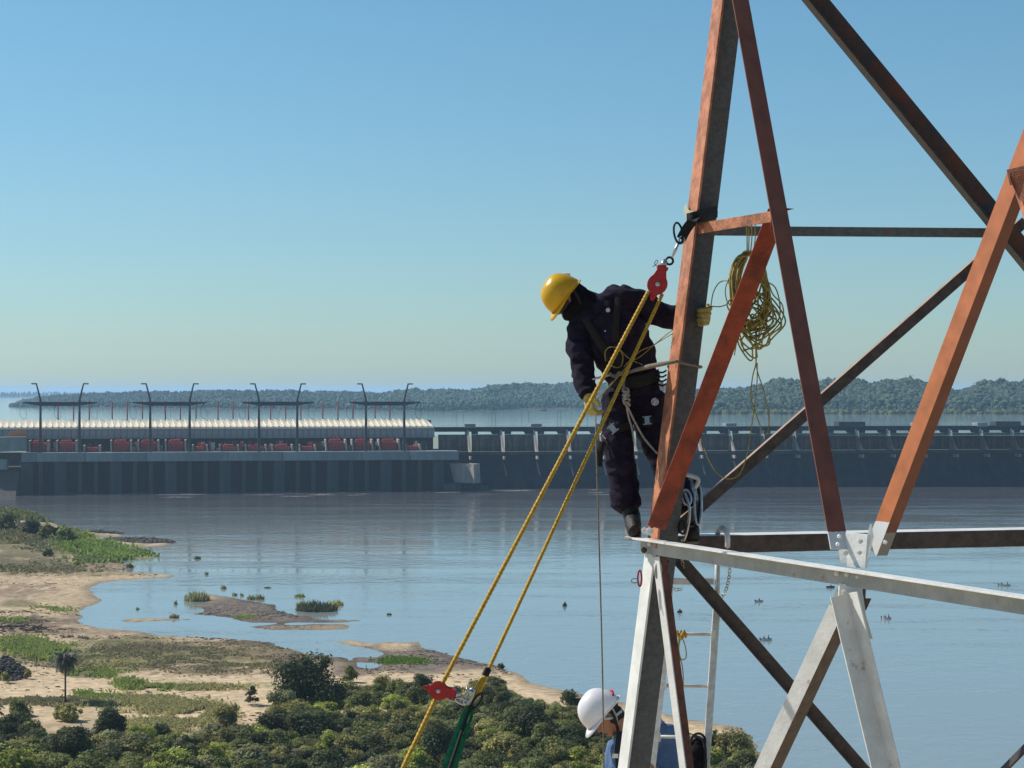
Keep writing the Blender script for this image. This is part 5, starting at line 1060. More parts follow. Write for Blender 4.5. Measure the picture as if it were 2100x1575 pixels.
# ================================================================ plants
DKG, MID, BRT, GRY, OLV = (.090, .108, .042), (.21, .225, .070), (.38, .41, .085), (.26, .255, .12), (.35, .32, .11)
def crown_parts(base, w, h, col, n, seed, leaf=.30, flat=.85, low=0.12, lobes=9, shade=1.0):
    r_ = np.random.default_rng(seed); base = np.asarray(base, float)
    a = r_.random(lobes) * 2 * PI; rr = np.sqrt(r_.random(lobes)) * .62 * w / 2; zz = low * h + (.22 + .50 * r_.random(lobes)) * h * (1 - low) * (1.15 - .5 * (rr / (w / 2)) ** 1.2)
    cen = base + np.stack([np.cos(a) * rr, np.sin(a) * rr, zz], -1)
    cen = np.vstack([cen, base + [0, 0, h * .55]])
    cen[:lobes // 3 + 1, 2] = base[2] + h * .22
    rad = np.append(.13 + .24 * r_.random(lobes) ** 1.5, .38) * min(w, h * 1.5) * .62
    cen[:, 2] = np.minimum(cen[:, 2], base[2] + h - rad * flat * .95); cen[:, 2] = np.maximum(cen[:, 2], base[2] + rad * flat * .55)
    col = np.asarray(col) 
    A = leafcloud(cen, rad, n, leaf, col, .55, flat, seed, shell=.62)
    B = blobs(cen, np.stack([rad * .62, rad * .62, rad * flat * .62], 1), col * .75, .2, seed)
    return [A, B]
def shrub(px, py, wpx, hpx, col, label, cat='bush', name='bush', n=2200, leaf=.26, low=.1, lobes=10, seed=None, trunk=None):
    if trunk is None: trunk = cat == 'tree'
    if cat == 'bush': low, lobes = 0, lobes + 3
    g = G(px, py, .6); z = hgt(g.x, g.y); g = G(px, py, z); k = F / g.y; w, h = wpx / k, hpx / k
    seed = seed or int(px * 7 + py)
    t = empty(name, g, label, cat)
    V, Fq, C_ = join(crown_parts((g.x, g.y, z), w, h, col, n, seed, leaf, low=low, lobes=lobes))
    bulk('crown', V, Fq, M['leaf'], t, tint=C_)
    if trunk:
        m = MB(); r_ = random.Random(seed)
        for q in range(3):
            a = r_.random() * 6.28; m.tube(spline([(g.x, g.y, z - .2), (g.x + math.cos(a) * w * .06, g.y + math.sin(a) * w * .06, z + h * .3), (g.x + math.cos(a) * w * .2, g.y + math.sin(a) * w * .2, z + h * .62)], 3), [.05 * h * q_ for q_ in (1, .9, .8, .7, .6, .5, .3)], 6)
        m.build('trunk', M['bark'], t, True)
    return t
shrub(637, 1442, 190, 118, DKG, 'large dark rounded tree on the shore beside the lagoon', 'tree', 'tree', 7500, .30, .06, 16)
shrub(717, 1400, 40, 46, MID, 'small open tree just right of the large dark tree at the lagoon', 'tree', 'tree', 900, .24)
shrub(580, 1462, 110, 52, GRY, 'grey green bush in front of the large dark tree', n=2600)
shrub(225, 1508, 84, 68, DKG, 'dense dark globe-shaped tree right of the palm', 'tree', 'tree', 4200, .24, .05, 8)
shrub(865, 1432, 66, 62, DKG, 'dark tree behind the lower red pulley', 'tree', 'tree', 2200)
shrub(1090, 1518, 120, 82, DKG, 'broad dark tree in the thicket left of the white helmet', 'tree', 'tree', 4500, .28, .08, 12)
shrub(1172, 1446, 60, 36, DKG, 'small dark bush at the sandy point left of the white helmet', n=1500)
shrub(462, 1488, 72, 58, OLV, 'olive bush standing alone on the sand patch', n=2200, leaf=.22)
shrub(515, 1446, 44, 44, (.12, .11, .06), 'thin dry twiggy bush on the sand right of the olive bush', n=420, leaf=.2)
shrub(545, 1484, 26, 16, (.07, .05, .03), 'low brown dead bush on the sand patch', n=300, leaf=.2, trunk=False)
shrub(40, 1468, 70, 40, MID, 'mid green bush at the left edge below the sand', n=1800)
shrub(140, 1478, 90, 42, OLV, 'wide olive bush at the foot of the palm', n=2200)
shrub(330, 1520, 80, 44, GRY, 'grey green bush right of the globe-shaped tree', n=2000)
shrub(435, 1572, 72, 50, BRT, 'bright yellow green bush near the bottom edge left of centre', n=2400)
shrub(675, 1545, 66, 60, BRT, 'yellow green sapling bush in the middle of the thicket', n=1800, leaf=.24)
shrub(380, 1548, 66, 44, DKG, 'dark small-leaved bush left of the bright yellow green bush', n=1800)
shrub(160, 1560, 120, 78, DKG, 'dark spreading tree in the lower left thicket', 'tree', 'tree', 4200)
shrub(740, 1462, 80, 52, MID, 'mid green bush below the small open tree', n=2200)
shrub(980, 1440, 120, 56, OLV, 'light olive bush behind the rope eye', n=3000)
shrub(900, 1560, 120, 84, DKG, 'dark tree behind the green sling at the bottom', 'tree', 'tree', 4200)
shrub(1135, 1560, 110, 56, MID, 'mid green bush at the bottom left of the white helmet', n=2600)
shrub(1500, 1560, 130, 76, OLV, 'yellow olive bush on the shore right of the ladder', n=3600)
shrub(1462, 1555, 66, 70, DKG, 'dark bush behind the ladder rail at the bottom', n=2000)
shrub(1028, 1371, 20, 14, MID, 'tiny bush at the waterline right of the gravel bar', n=160, leaf=.25, trunk=False)
shrub(10, 1400, 22, 30, OLV, 'low bush behind the dark stone heap at the left edge', n=400, trunk=False)
shrub(58, 1392, 22, 26, OLV, 'small bush at the right end of the dark stone heap', n=400, trunk=False)
# left bank
shrub(15, 1088, 70, 44, (.15, .16, .05), 'yellowish bush on the left bank at the frame edge', n=1800, leaf=.55)
shrub(62, 1094, 50, 34, (.05, .07, .03), 'green bush on the stony left bank, second from the edge', n=1300, leaf=.5)
shrub(96, 1100, 36, 32, (.19, .20, .06), 'yellow green bush on the stony left bank, third from the edge', n=1100, leaf=.5)
shrub(132, 1112, 60, 34, (.19, .23, .06), 'bright grassy bush at the tip of the left bank by the stone spits', n=1500, leaf=.5)
shrub(112, 1102, 20, 30, DKG, 'narrow dark shrub between the yellow bushes on the left bank', n=500, leaf=.5)
shrub(100, 1139, 30, 16, MID, 'round green tuft on the flat below the left bank', n=400, leaf=.5, trunk=False)
shrub(158, 1162, 20, 15, BRT, 'small bright tuft at the water edge below the left bank', n=250, leaf=.45, trunk=False)
shrub(266, 1165, 22, 11, MID, 'tiny green clump standing at the water line', n=250, leaf=.4, trunk=False)
# plants on and round the gravel bar
for px, py, w, h, c, lb in ((404, 1232, 52, 22, GRY, 'grey green reeds at the left end of the gravel bar'), (650, 1252, 84, 22, (.075, .085, .045), 'broad clump of reeds standing in the water behind the gravel bar'), (688, 1241, 32, 13, OLV, 'small light reed clump right behind the broad reed clump'), (620, 1243, 26, 14, GRY, 'small reed clump at the left of the broad reed clump'),
        (615, 1224, 22, 9, MID, 'flat floating weed patch beyond the broad reed clump'), (405, 1146, 14, 8, DKG, 'small dark weed clump in open water off the left bank'), (459, 1207, 12, 9, GRY, 'small weed tuft in the water beyond the reeds'), (481, 1221, 10, 9, GRY, 'thin sprig behind the left part of the gravel bar'), (496, 1222, 8, 7, MID, 'tiny sprig behind the gravel bar next to the thin sprig'),
        (514, 1229, 17, 12, GRY, 'leafy sprig behind the middle of the gravel bar'), (533, 1229, 18, 13, GRY, 'leafy sprig at the back edge of the gravel bar, right one of a pair'), (549, 1206, 14, 5, DKG, 'low dark weed patch in the bay'), (357, 1267, 20, 11, GRY, 'thin weed tuft on the narrow sandbar'), (798, 1261, 12, 6, DKG, 'small weed clump in open water right of the gravel bar'), (424, 1178, 7, 8, DKG, 'tiny upright weed off the sand spit'), (361, 1239, 7, 11, GRY, 'single sprig in the shallow bay'), (282, 1250, 6, 7, MID, 'tiny sprig in the inner bay')):
    g = G(px, py, 0); k = F / g.y; z = max(0.0, hgt(g.x, g.y)); w_, h_ = w / k, h / k; r_ = np.random.default_rng(int(px))
    n_ = int(24 + w * h * .5); a = r_.random(n_) * 6.28; rr = np.sqrt(r_.random(n_)) * w_ / 2; b = np.stack([g.x + np.cos(a) * rr, g.y + np.sin(a) * rr * .8, np.full(n_, z - .1)], -1)
    hh = h_ * (.25 + .95 * r_.random(n_) ** 1.6) * (1 - .5 * (rr / (w_ / 2)) ** 2); ln = np.stack([r_.normal(size=n_) * .28 * hh, r_.normal(size=n_) * .28 * hh, hh], -1); wd = .13 + .08 * r_.random(n_)
    t = np.stack([np.cos(a * 3) * wd, np.sin(a * 3) * wd, 0 * wd], -1); mid = b + ln * .5
    V = np.stack([b - t * .5, b + t * .5, mid + t, b + ln, mid - t], 1).reshape(-1, 3); FA = np.arange(n_ * 5).reshape(-1, 5)
    cc = np.repeat(np.asarray(c)[None] * (.7 + .7 * r_.random((n_, 1))) * 1.3, 5, 0)
    o = bulk('water_plant', V, FA, M['leaf'], tint=cc); props(o, lb, 'water plant')

# ---- thicket: one mass nobody could count
def in_poly(x, y, poly):
    ins = np.zeros(x.shape, bool)
    for i in range(len(poly)):
        ax, ay = poly[i]; bx, by = poly[(i + 1) % len(poly)]
        ins ^= ((ay > y) != (by > y)) & (x < (bx - ax) * (y - ay) / (by - ay + 1e-9) + ax)
    return ins
thick = [(-260, 1490), (0, 1492), (90, 1500), (180, 1520), (270, 1528), (350, 1535), (400, 1515), (440, 1500), (520, 1520), (560, 1500), (545, 1468), (590, 1446), (680, 1436), (720, 1410), (800, 1412), (850, 1422), (930, 1416), (1000, 1406), (1060, 1428), (1110, 1440), (1150, 1456), (1240, 1470), (1290, 1500), (1400, 1528), (1470, 1528), (1530, 1555), (1570, 1590), (1600, 1640), (1630, 1720), (-260, 1720)]
r_ = np.random.default_rng(99); placed = []
for k in range(9000):
    py = 1410 + 310 * r_.random() ** 1.0; px = -250 + 1880 * r_.random()
    if not in_poly(np.array([px]), np.array([py]), thick)[0]: continue
    g = G(px, py, .8); hm = 1.7 + 4.0 * r_.random() ** 2.0
    if py < 1470: hm *= .75
    wm = hm * (1.0 + .7 * r_.random())
    if any((g.x - q[0]) ** 2 + (g.y - q[1]) ** 2 < (.42 * (wm + q[2])) ** 2 * .36 for q in placed): continue
    placed.append([g.x, g.y, wm, hm]); nf = float(fbm(np.array([g.x / 16]), np.array([g.y / 16]), 3, 71)[0]) + (r_.random() - .5) * .35
    cols = [DKG, DKG, MID, MID, OLV, GRY, MID, BRT]; c = np.array(cols[int(np.clip((nf - .25) / .5 * 8, 0, 7))]) * (.8 + .5 * r_.random())
    placed[-1].append(tuple(c))
NV = 9; PV = []; PF = []; PT = []; PK = []; off = 0
for k in range(NV):                                          # nine bush shapes, set out by geometry nodes
    V, Fq, C_ = join(crown_parts((0, 0, 0), 1.0 * 4.4, 3.2, (1, 1, 1), 3200, 500 + k * 13, .17, low=0, lobes=16 + k % 4, flat=.75))
    PV.append(V); PF += [tuple(i + off for i in f) for f in Fq]; PT.append(C_); PK.append(np.full(len(V), float(k))); off += len(V)
npt = len(placed); r_ = np.random.default_rng(12)
pts = np.array([(q[0], q[1], .2) for q in placed]); size = np.array([[q[2] * 1.12 / 4.4, q[2] * 1.12 / 4.4, q[3] / 3.2] for q in placed])
vk = r_.integers(0, NV, npt); PV = np.concatenate(PV); np0 = len(PV); BASE = np.array([0.0, 330.0, 0.0])
me = D.meshes.new('thicket'); me.from_pydata([tuple(v) for v in PV] + [tuple(v) for v in pts - BASE], [], PF)
def pattr(name, typ, arr, key='vector'):
    a = me.attributes.new(name, typ, 'POINT'); a.data.foreach_set(key, np.asarray(arr, dtype=np.float32).ravel())
nn_ = np0 + npt
pattr('kind_index', 'FLOAT', np.concatenate([np.concatenate(PK), 100.0 + vk]), 'value')
ir = np.zeros((nn_, 3)); ir[np0:, 2] = r_.random(npt) * 6.28; pattr('bush_rotation', 'FLOAT_VECTOR', ir)
isc = np.ones((nn_, 3)); isc[np0:] = size; pattr('bush_scale', 'FLOAT_VECTOR', isc)
ic = np.ones((nn_, 4)); ic[np0:, :3] = np.array([q[4] for q in placed]); pattr('bush_colour', 'FLOAT_VECTOR', ic[:, :3])
tt = np.ones((nn_, 4)); tt[:np0, :3] = np.concatenate(PT); pattr('tint', 'FLOAT_COLOR', tt, 'color')
tm_ = mat('thicket_leaves', (1, 1, 1), .65, tint=True, trans=.40, spec=.2); tn = tm_.node_tree
at_ = tn.nodes.new('ShaderNodeAttribute'); at_.attribute_type = 'INSTANCER'; at_.attribute_name = 'bush_colour'
mm_ = tn.nodes.new('ShaderNodeMix'); mm_.data_type = 'RGBA'; mm_.blend_type = 'MULTIPLY'; mm_.inputs[0].default_value = 1
src = tn.nodes['Principled BSDF'].inputs['Base Color'].links[0].from_socket
tn.links.new(src, mm_.inputs[6]); tn.links.new(at_.outputs['Vector'], mm_.inputs[7])
for l in list(src.links):
    if l.to_node.name != mm_.name: tn.links.new(mm_.outputs[2], l.to_socket)
me.materials.append(tm_); me.update()
to = D.objects.new('thicket', me); COL.objects.link(to); to.location = BASE; props(to, 'dense mixed green riverside thicket across the lower left', kind='stuff')
ng = D.node_groups.new('thicket_layout', 'GeometryNodeTree'); ng.interface.new_socket('Geometry', in_out='INPUT', socket_type='NodeSocketGeometry'); ng.interface.new_socket('Geometry', in_out='OUTPUT', socket_type='NodeSocketGeometry')
gi = ng.nodes.new('NodeGroupInput'); go = ng.nodes.new('NodeGroupOutput'); jn = ng.nodes.new('GeometryNodeJoinGeometry'); gl = ng.links.new
def named(n, t):
    q = ng.nodes.new('GeometryNodeInputNamedAttribute'); q.data_type = t; q.inputs['Name'].default_value = n; return q.outputs['Attribute']
kx = named('kind_index', 'FLOAT'); rx_ = named('bush_rotation', 'FLOAT_VECTOR'); sx_ = named('bush_scale', 'FLOAT_VECTOR')
def pick(v):
    c = ng.nodes.new('FunctionNodeCompare'); c.data_type = 'FLOAT'; c.operation = 'EQUAL'; gl(kx, c.inputs[0]); c.inputs[1].default_value = v; c.inputs['Epsilon'].default_value = .1
    sg = ng.nodes.new('GeometryNodeSeparateGeometry'); sg.domain = 'POINT'; gl(gi.outputs[0], sg.inputs['Geometry']); gl(c.outputs[0], sg.inputs['Selection']); return sg.outputs['Selection']
for k in range(NV):
    ip = ng.nodes.new('GeometryNodeInstanceOnPoints'); gl(pick(100.0 + k), ip.inputs['Points']); gl(pick(float(k)), ip.inputs['Instance']); gl(rx_, ip.inputs['Rotation']); gl(sx_, ip.inputs['Scale']); gl(ip.outputs[0], jn.inputs[0])
gl(jn.outputs[0], go.inputs[0]); md = to.modifiers.new('layout', 'NODES'); md.node_group = ng
# ---- grass
def grass(name, label, areas, dens, hm, seed, wid=.10):
    r_ = np.random.default_rng(seed); Vs = []; Cs = []
    for cx, cy, rx, ry, col, k, hs_ in areas:
        n_ = int(k * dens); a = r_.random(n_) * 6.28; q = .62 * np.sqrt(-np.log(r_.random(n_) + 1e-6)); px = cx + np.cos(a) * rx * q; py = cy + np.sin(a) * ry * q
        Y = CAMH * F / (py - HOR); X = (px - 1050) / F * Y; keep = fbm(X / 3, Y / 6, 4, seed) + (r_.random(n_) - .5) * .3 > .50; X, Y = X[keep], Y[keep]
        Z, d = height(X[None], Y[None]); Z = Z[0]; ok = d[0] > -.5; X, Y, Z = X[ok], Y[ok], np.maximum(Z[ok], 0); n_ = len(X)
        hh = hm * hs_ * (.5 + .8 * r_.random(n_)); b = np.stack([X, Y, Z - .03], -1); ln = np.stack([r_.normal(size=n_) * .3 * hh, r_.normal(size=n_) * .3 * hh, hh], -1)
        th = r_.random(n_) * 6.28; w = wid * (1 + r_.random(n_)) * (1 + Y / 500); t = np.stack([np.cos(th) * w, np.sin(th) * w, 0 * w], -1)
        Vs.append(np.stack([b - t, b + t, b + ln + t * .5, b + ln - t * .5], 1).reshape(-1, 3)); Cs.append(np.repeat(np.asarray(col)[None] * (.65 + .7 * r_.random((n_, 1))), 4, 0))
    V = np.concatenate(Vs); o = bulk(name, V, np.arange(len(V)).reshape(-1, 4), M['leaf'], tint=np.concatenate(Cs), base=(-100, 400, 0)); props(o, label, kind='stuff')
g1, g2, g3 = (.30, .35, .10), (.42, .38, .17), (.27, .24, .13)
grass('dune_grass', 'green and straw coloured grass tufts on the sand flats', [(50, 1330, 70, 14, g1, 3, 1.4), (95, 1345, 40, 12, g1, 3, 1.8), (20, 1322, 60, 8, g2, 1, 1), (190, 1385, 50, 7, g1, 1, 1), (265, 1410, 26, 10, g1, 2, 1.3), (330, 1418, 60, 6, g1, 1.6, 1), (420, 1418, 80, 6, g2, 1.4, 1), (215, 1392, 22, 5, g1, .6, 1), (165, 1390, 26, 5, g1, .6, 1),
    (290, 1450, 110, 13, g2, 5, 1.2), (360, 1462, 90, 14, g2, 4, 1.2), (200, 1438, 40, 9, g1, 2, 1.4), (420, 1475, 60, 14, g2, 2, 1), (300, 1350, 330, 30, g3, 5, .5), (450, 1372, 180, 18, g3, 2, .5), (20, 1275, 40, 6, g1, .5, .8), (110, 1250, 40, 8, g1, .5, .6), (830, 1357, 50, 8, (.16, .24, .04), 1.4, .5), (505, 1267, 25, 3, g1, .3, .5),
    (350, 1500, 110, 14, g2, 3, 1), (120, 1450, 120, 9, g3, 3, 1), (245, 1365, 60, 10, g2, 1, .8)], 2200, .55, 5)
grass('bank_grass', 'bright green grass on the left bank running into the water', [(190, 1128, 70, 12, (.24, .32, .07), 3, 1.5), (235, 1140, 70, 10, (.26, .34, .08), 3, 1.3), (150, 1110, 40, 12, (.27, .32, .07), 2, 1.8), (285, 1136, 40, 5, (.18, .24, .09), 1, 1), (200, 1152, 70, 6, (.22, .27, .09), 1, 1), (30, 1115, 50, 10, (.24, .22, .10), 2, 1.4), (70, 1170, 120, 8, g3, 1.6, .7), (100, 1130, 60, 10, g3, 1, .8), (40, 1070, 50, 12, (.17, .18, .07), 3, 2)], 1500, 1.0, 6, .16)
# ---- rocks
def rocks(name, label, areas, seed):
    r_ = np.random.default_rng(seed); cen = []; rad = []
    for cx, cy, rx, ry, n_, s, mound in areas:
        a = r_.random(n_) * 6.28; q = r_.random(n_) ** .55; px = cx + np.cos(a) * rx * q; py = cy + np.sin(a) * ry * q; Y = CAMH * F / (py - HOR); X = (px - 1050) / F * Y
        Z, _ = height(X[None], Y[None]); z = np.maximum(Z[0], -.2) + mound * (1 - q) * (r_.random(n_) * .9 + .1)
        cen.append(np.stack([X, Y, z], -1)); rad.append(s * (.4 + .9 * r_.random((n_, 3))) * np.array([1.2, 1, .7]))
    cen = np.concatenate(cen); rad = np.concatenate(rad); V, FA, C_ = blobs(cen, rad, np.array([1., 1, 1]), .3, seed)
    o = bulk(name, V, FA, M['rock'], base=cen.mean(0)); props(o, label, kind='stuff')
rocks('stone_spits', 'two low spits of dark stones reaching into the river from the left bank', [(205, 1094, 52, 3.5, 260, .7, .6), (285, 1110, 72, 6, 620, .75, .9), (340, 1112, 26, 3, 120, .5, .3)], 1)
rocks('bank_stones', 'dark stones on the slope of the left bank', [(40, 1105, 70, 16, 900, .6, .9), (110, 1122, 60, 12, 400, .5, .5)], 2)
rocks('stone_heap', 'heap of dark stones at the left edge on the sand', [(12, 1388, 48, 18, 900, .42, 4.0)], 3)
rocks('dam_riprap', 'dark stone slope at the foot of the dam at the far left', [(-10, 998, 60, 14, 700, 1.0, 5.5), (20, 1006, 30, 6, 220, .9, 1.0)], 4)
rocks('gravel_stones', 'scattered stones on the gravel bars', [(520, 1250, 110, 16, 900, .13, 0), (880, 1345, 110, 20, 1500, .10, 0), (610, 1287, 90, 5, 300, .12, 0)], 6)
def bits(name, label, areas, m, size, seed, col):
    r_ = np.random.default_rng(seed); cen = []
    for cx, cy, rx, ry, n_ in areas:
        a = r_.random(n_) * 6.28; q = np.sqrt(r_.random(n_)); px = cx + np.cos(a) * rx * q; py = cy + np.sin(a) * ry * q; Y = CAMH * F / (py - HOR); X = (px - 1050) / F * Y
        keep = fbm(X / 14, Y / 4, 4, seed) > .52; X, Y = X[keep], Y[keep]; Z, d = height(X[None], Y[None]); ok = d[0] > 0; cen.append(np.stack([X[ok], Y[ok], Z[0][ok] + size * .1], -1))
    cen = np.concatenate(cen); n_ = len(cen); rad = size * (.3 + r_.random((n_, 3)) ** 2 * 1.4) * np.array([1.8, 1.2, .5]); V, FA, _ = blobs(cen, rad, np.array([1., 1, 1]), .35, seed)
    o = bulk(name, V, FA, M[m], base=cen.mean(0)); props(o, label, kind='stuff')
M['debris'] = mat('dark_debris', (.15, .105, .07), .95, .4, .6)
bits('beach_debris', 'dark twigs, clods and flood debris strewn over the wet sand flats', [(60, 1280, 130, 30, 1500), (300, 1345, 330, 40, 2200), (100, 1180, 230, 30, 900), (500, 1350, 150, 30, 800), (200, 1400, 260, 40, 300), (420, 1490, 200, 25, 500), (900, 1370, 160, 35, 1000), (520, 1255, 120, 18, 500)], 'debris', .26, 61, 0)
# dark driftwood heaps and logs
dr = empty('driftwood_heap', G(60, 1288, .3), 'dark heap of flood debris and roots on the sand at the left', 'driftwood'); m = MB(); rr_ = random.Random(4)
for k in range(90):
    p = G(-10 + rr_.random() * 100, 1283 + rr_.random() * 12, .3 + rr_.random() * .5); a = rr_.random() * 6.28; l_ = .6 + rr_.random() * 1.6
    m.tube([p, p + Vector((math.cos(a) * l_, math.sin(a) * l_, rr_.random() * .8 - .2))], .10 + rr_.random() * .12, 5)
props(m.build('branches', M['bark'], dr), kind='stuff')
for i, (a, b, y, lb) in enumerate(((12, 60, 1304, 'long dark log lying on the wet sand, leftmost'), (84, 96, 1305, 'short dark log on the wet sand next to the long log'), (123, 131, 1306, 'dark stump lying on wet sand, in the middle of the log row'), (138, 150, 1306, 'chunky dark log with raised root, right part of the log row'), (160, 170, 1308, 'rounded dark log near the right end of the log row'), (172, 180, 1310, 'small round dark block at the right end of the log row'))):
    p, q = G(a, y, .45), G(b, y + 1, .5); m = MB(); m.tube(spline([p, (p + q) / 2 + Vector((0, .3, .12)), q], 3), [.30, .34, .3, .38, .3, .42, .3], 7); 
    for k in range(2): m.tube([(p + q) / 2, (p + q) / 2 + Vector((.5 - k, .3, .6))], .1, 5)
    o = m.build('log', M['bark'], None); props(o, lb, 'log', 'logs on the wet sand')
m = MB(); g_ = G(1004, 1420, .5)
g_ = G(751, 1376, .4); m.tube([g_, g_ + Vector((0, 0, 1.3))], .07, 5); o = m.build('marker_stake', M['gantry']); props(o, 'thin dark stake at the lagoon edge', 'stake')
# ---- palms
def palm(name, g, h, crown, label, seed, part='frond', nf=26, lean=0.0, trunk=.22):
    r_ = random.Random(seed); t = empty(name, g, label, 'palm tree'); top = Vector(g) + Vector((lean, 0, h))
    m = MB(); m.tube(spline([Vector(g) - EZ * .3, Vector(g) + Vector((lean * .2, 0, h * .4)), top], 6), [trunk * 1.25, trunk, trunk, trunk * .9, trunk * .9, trunk * .8, trunk * .8, trunk * .8, trunk * .8, trunk * .8, trunk * .8, trunk * .8, trunk * .8], 8); m.build('trunk', M['bark'], t, True)
    for k in range(nf):
        a = k * 2.399 + r_.random() * .3; el = math.radians(70 - 105 * (k / nf) + r_.uniform(-8, 8)); L_ = crown * (.85 + .25 * r_.random()); d = Vector((math.cos(a), math.sin(a), 0))
        pts = []; p = top.copy(); e = el
        for s in range(9): pts.append(p.copy()); p = p + (d * math.cos(e) + EZ * math.sin(e)) * L_ / 8; e -= .20 + .02 * s
        V = []; Fs = []; sd = d.cross(EZ)
        mb = MB(); mb.tube(pts, [.04, .035, .03, .03, .025, .02, .02, .015, .01], 4)
        for s in range(1, 34):
            u = s / 34 * 8; i = min(int(u), 7); f = u - i; q = pts[i] * (1 - f) + pts[min(i + 1, 8)] * f; tt = (pts[min(i + 1, 8)] - pts[i]).normalized(); ll = crown * .30 * math.sin(min(1, s / 34 + .25) * PI * .9) + .08
            for sg in (-1, 1):
                e_ = q + (sd * sg * .75 + tt * .55 - EZ * (.35 + .3 * r_.random())) * ll; w_ = tt * .055
                mb.add([q - w_, q + w_, e_ + w_ * .3, e_ - w_ * .3], [(0, 1, 2, 3)])
        o = mb.build('frond', M['palm_leaf'], t)
    m = MB()
    for k in range(10):
        a = k * .7; m.tube([top - EZ * .1, top + Vector((math.cos(a) * .45, math.sin(a) * .45, -.9))], [.09, .03], 5)
    m.build('dead_skirt', M['bark'], t)
    return t
M['palm_leaf'] = mat('palm_leaf', (.085, .10, .07), .6, .3, 2, trans=.2)
g = G(134, 1442, .9); palm('palm_tree', g, 8.4, 3.5, 'single palm tree with bare trunk standing on the sand at the left', 3, nf=34)
palm('palm_tree', Vector((P(-22, 1500, 300).x, 300, 2.0)), 9.5, 3.2, 'palm at the left frame edge with only grey frond tips showing', 9, nf=20)
# ---- boats and swimmers on the river
def boat(px, py, L_, dark, rot, people, label, grp='small boats on the river'):
    g = G(px, py, 0); t = empty('boat', g, label, 'boat', grp); R = Matrix.Rotation(rot, 4, 'Z')
    def T(x, y, z): return g + R @ Vector((x, y, z))
    m = MB(); V = []; n_ = 9
    for i in range(n_):
        u = i / (n_ - 1) * 2 - 1; w = .62 * (1 - abs(u) ** 2.6) + .04; x = u * L_ / 2; sh = .12 * u * u
        V += [T(x, -w, .42 + sh), T(x, -w * .7, -.10), T(x, 0, -.18), T(x, w * .7, -.10), T(x, w, .42 + sh), T(x, w * .86, .40 + sh), T(x, w * .6, .08), T(x, -w * .6, .08), T(x, -w * .86, .40 + sh)]
    Fs = [(i * 9 + j, i * 9 + (j + 1) % 9, (i + 1) * 9 + (j + 1) % 9, (i + 1) * 9 + j) for i in range(n_ - 1) for j in range(9)] + [tuple(range(8, -1, -1)), tuple((n_ - 1) * 9 + j for j in range(9))]
    m.add(V, Fs); m.build('hull', M['hull_dark' if dark else 'hull_white'], t)
    for x in (-L_ * .2, L_ * .18):
        m = MB(); m.box(T(x, -.5, .28), R @ Vector((.22, 0, 0)), R @ Vector((0, 1.0, 0)), EZ * .05); m.build('bench', M['bark'], t)
    if not dark:
        m = MB(); m.box(T(-L_ * .5 - .2, -.12, .1), R @ Vector((.22, 0, 0)), R @ Vector((0, .24, 0)), EZ * .6); m.build('outboard_motor', M['hull_dark'], t)
    for i, (x, mm, act) in enumerate(people):
        s = T(x, 0, .32); f = R @ Vector((1, 0, 0)); l_ = R @ Vector((0, 1, 0))
        p = empty('person', s, 'person seated in the ' + act, 'person', 'people in the small boats')
        sh = [limb([s + EZ * .05, s + EZ * .3, s + EZ * .52 + f * .04, s + EZ * .60 + f * .05], [(.17, .13), (.16, .12), (.20, .12), (.09, .08)], 10, side=l_), ellip(s + EZ * .76 + f * .07, (f, l_, EZ), (.11, .095, .13), 10), limb([s + EZ * .55 + f * .04, s + EZ * .68 + f * .06], [.06, .06], 8)]
        for q in (-1, 1):
            sh.append(limb([s + EZ * .52 + l_ * .19 * q, s + EZ * .30 + l_ * .25 * q + f * .08, s + EZ * .28 + l_ * .15 * q + f * .30], [.06, .05, .04], 8)); sh.append(limb([s + EZ * .06 + l_ * .09 * q, s + EZ * .16 + f * .38 + l_ * .12 * q, s - EZ * .16 + f * .45 + l_ * .12 * q], [.085, .07, .05], 8))
        fuse('body', sh, M[mm], p, voxel=.035, smooth_it=1)
        m = MB(); lathe(m, s + EZ * .84 + f * .07, EZ, [(.17, 0), (.16, .015), (.11, .03), (.10, .09), (.04, .12)], 12); m.build('hat', M['figure_dark' if i else 'hull_white'], p, True)
boat(1571, 1313, 2.9, False, .2, [(-.6, 'figure_dark', 'largest nearest pale boat, left figure'), (.55, 'figure_dark', 'largest nearest pale boat, right figure')], 'pale boat with two dark figures, nearest of the boats on the river')
boat(1557, 1234, 2.7, False, .5, [(-.1, 'figure_red', 'white boat under the front beam left of the mid joint')], 'white boat with one figure, seen below the front beam left of the mid joint')
boat(1818, 1269, 2.5, False, -.3, [(-.45, 'figure_red', 'white boat right of the white brace, left figure'), (.5, 'figure_dark', 'white boat right of the white brace, right figure')], 'white boat with two figures just right of the white brace')
boat(1703, 1205, 2.6, True, .1, [(.1, 'figure_dark', 'dark boat just left of the mid joint')], 'dark boat with a hunched figure just left of the mid joint')
boat(2060, 1201, 3.6, False, -.15, [(-.9, 'figure_dark', 'rightmost boat, left figure'), (.8, 'figure_dark', 'rightmost boat, right figure')], 'pale boat with two figures near the right edge above the front beam')
boat(1158, 1243, 2.0, True, 1.2, [(-.3, 'figure_dark', 'small dark boat in open water, back figure'), (.45, 'figure_dark', 'small dark boat in open water, front figure')], 'small dark boat alone in open water right of the yellow ropes')
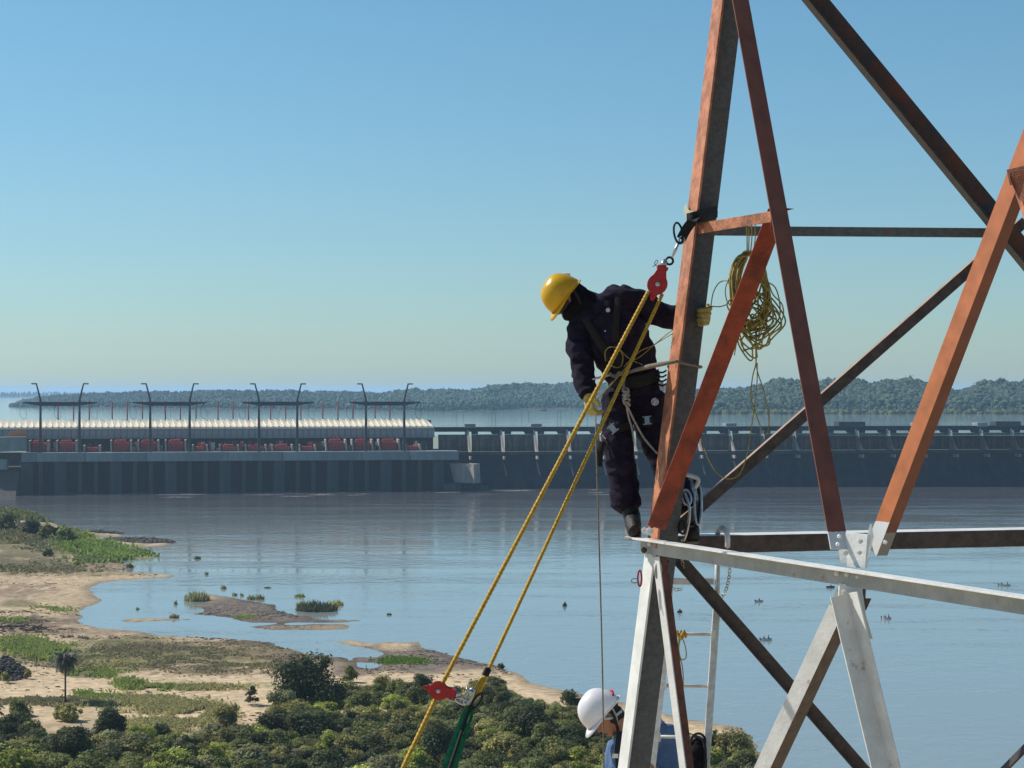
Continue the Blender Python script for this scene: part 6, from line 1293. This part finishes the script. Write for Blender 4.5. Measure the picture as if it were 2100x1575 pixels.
boat(1394, 1256, 2.0, True, .9, [(.0, 'figure_dark', 'dark boat seen beside the ladder')], 'small dark boat between the corner leg and the ladder')
# ---- foam streaks where the turbines discharge
fm = MB(); r_ = random.Random(31)
for k in range(46):
    u0 = UL + 20 + r_.random() * (UR - UL + 60); v0 = 33 + (r_.random() ** 2.2) * 60; L_ = 6 + r_.random() * 26; w_ = .5 + r_.random() * 2.6; n_ = 12; ph = r_.random() * 9
    if v0 < 41: w_ *= 1.6
    top_ = [DW(u0 + L_ * i / n_, v0 + math.sin(i * .9 + ph) * .8 + w_ * math.sin(PI * i / n_) * (.6 + .4 * math.sin(i * 2.1 + ph)), .03) for i in range(n_ + 1)]
    bot_ = [DW(u0 + L_ * i / n_, v0 + math.sin(i * .9 + ph) * .8 - w_ * math.sin(PI * i / n_) * .5, .03) for i in range(n_ + 1)]
    fm.add(top_ + bot_, [(i, i + 1, n_ + 2 + i, n_ + 1 + i) for i in range(n_)])
props(fm.build('foam', mat('river_foam', (.42, .38, .36), .9, .5, .4)), 'pale foam streaks on the water below the powerhouse', kind='stuff')
# ---- small pieces hang under the part that carries them
def under(child, part):
    w_ = wloc(child); child.parent = part; child.location = w_ - wloc(part)
for root in [o for o in D.objects if o.parent is None and o.type == 'EMPTY']:
    ch = list(root.children)
    def kids(n): return [c for c in ch if c.name.split('.')[0] == n]
    for cn, pn in (('helmet_brim', 'helmet_shell'), ('helmet_sticker', 'helmet_shell'), ('helmet_lamp_clip', 'helmet_shell'), ('chin_strap', 'helmet_shell'), ('boot_sole', 'boot'), ('rung_clamp', 'rung'), ('buckle', 'thigh_strap'), ('bushing', 'body'), ('oil_tank', 'body'), ('radiator', 'body'), ('insulator', 'cross_beam'), ('split_pin', 'head_block'), ('harness_buckle', 'harness_strap'), ('button', 'jacket'), ('chest_badge', 'jacket'), ('thigh_badge', 'trousers'), ('glove_cuff', 'glove')):
        ps = kids(pn)
        for c in kids(cn):
            if ps: under(c, min(ps, key=lambda q: (wloc(q) - wloc(c)).length))
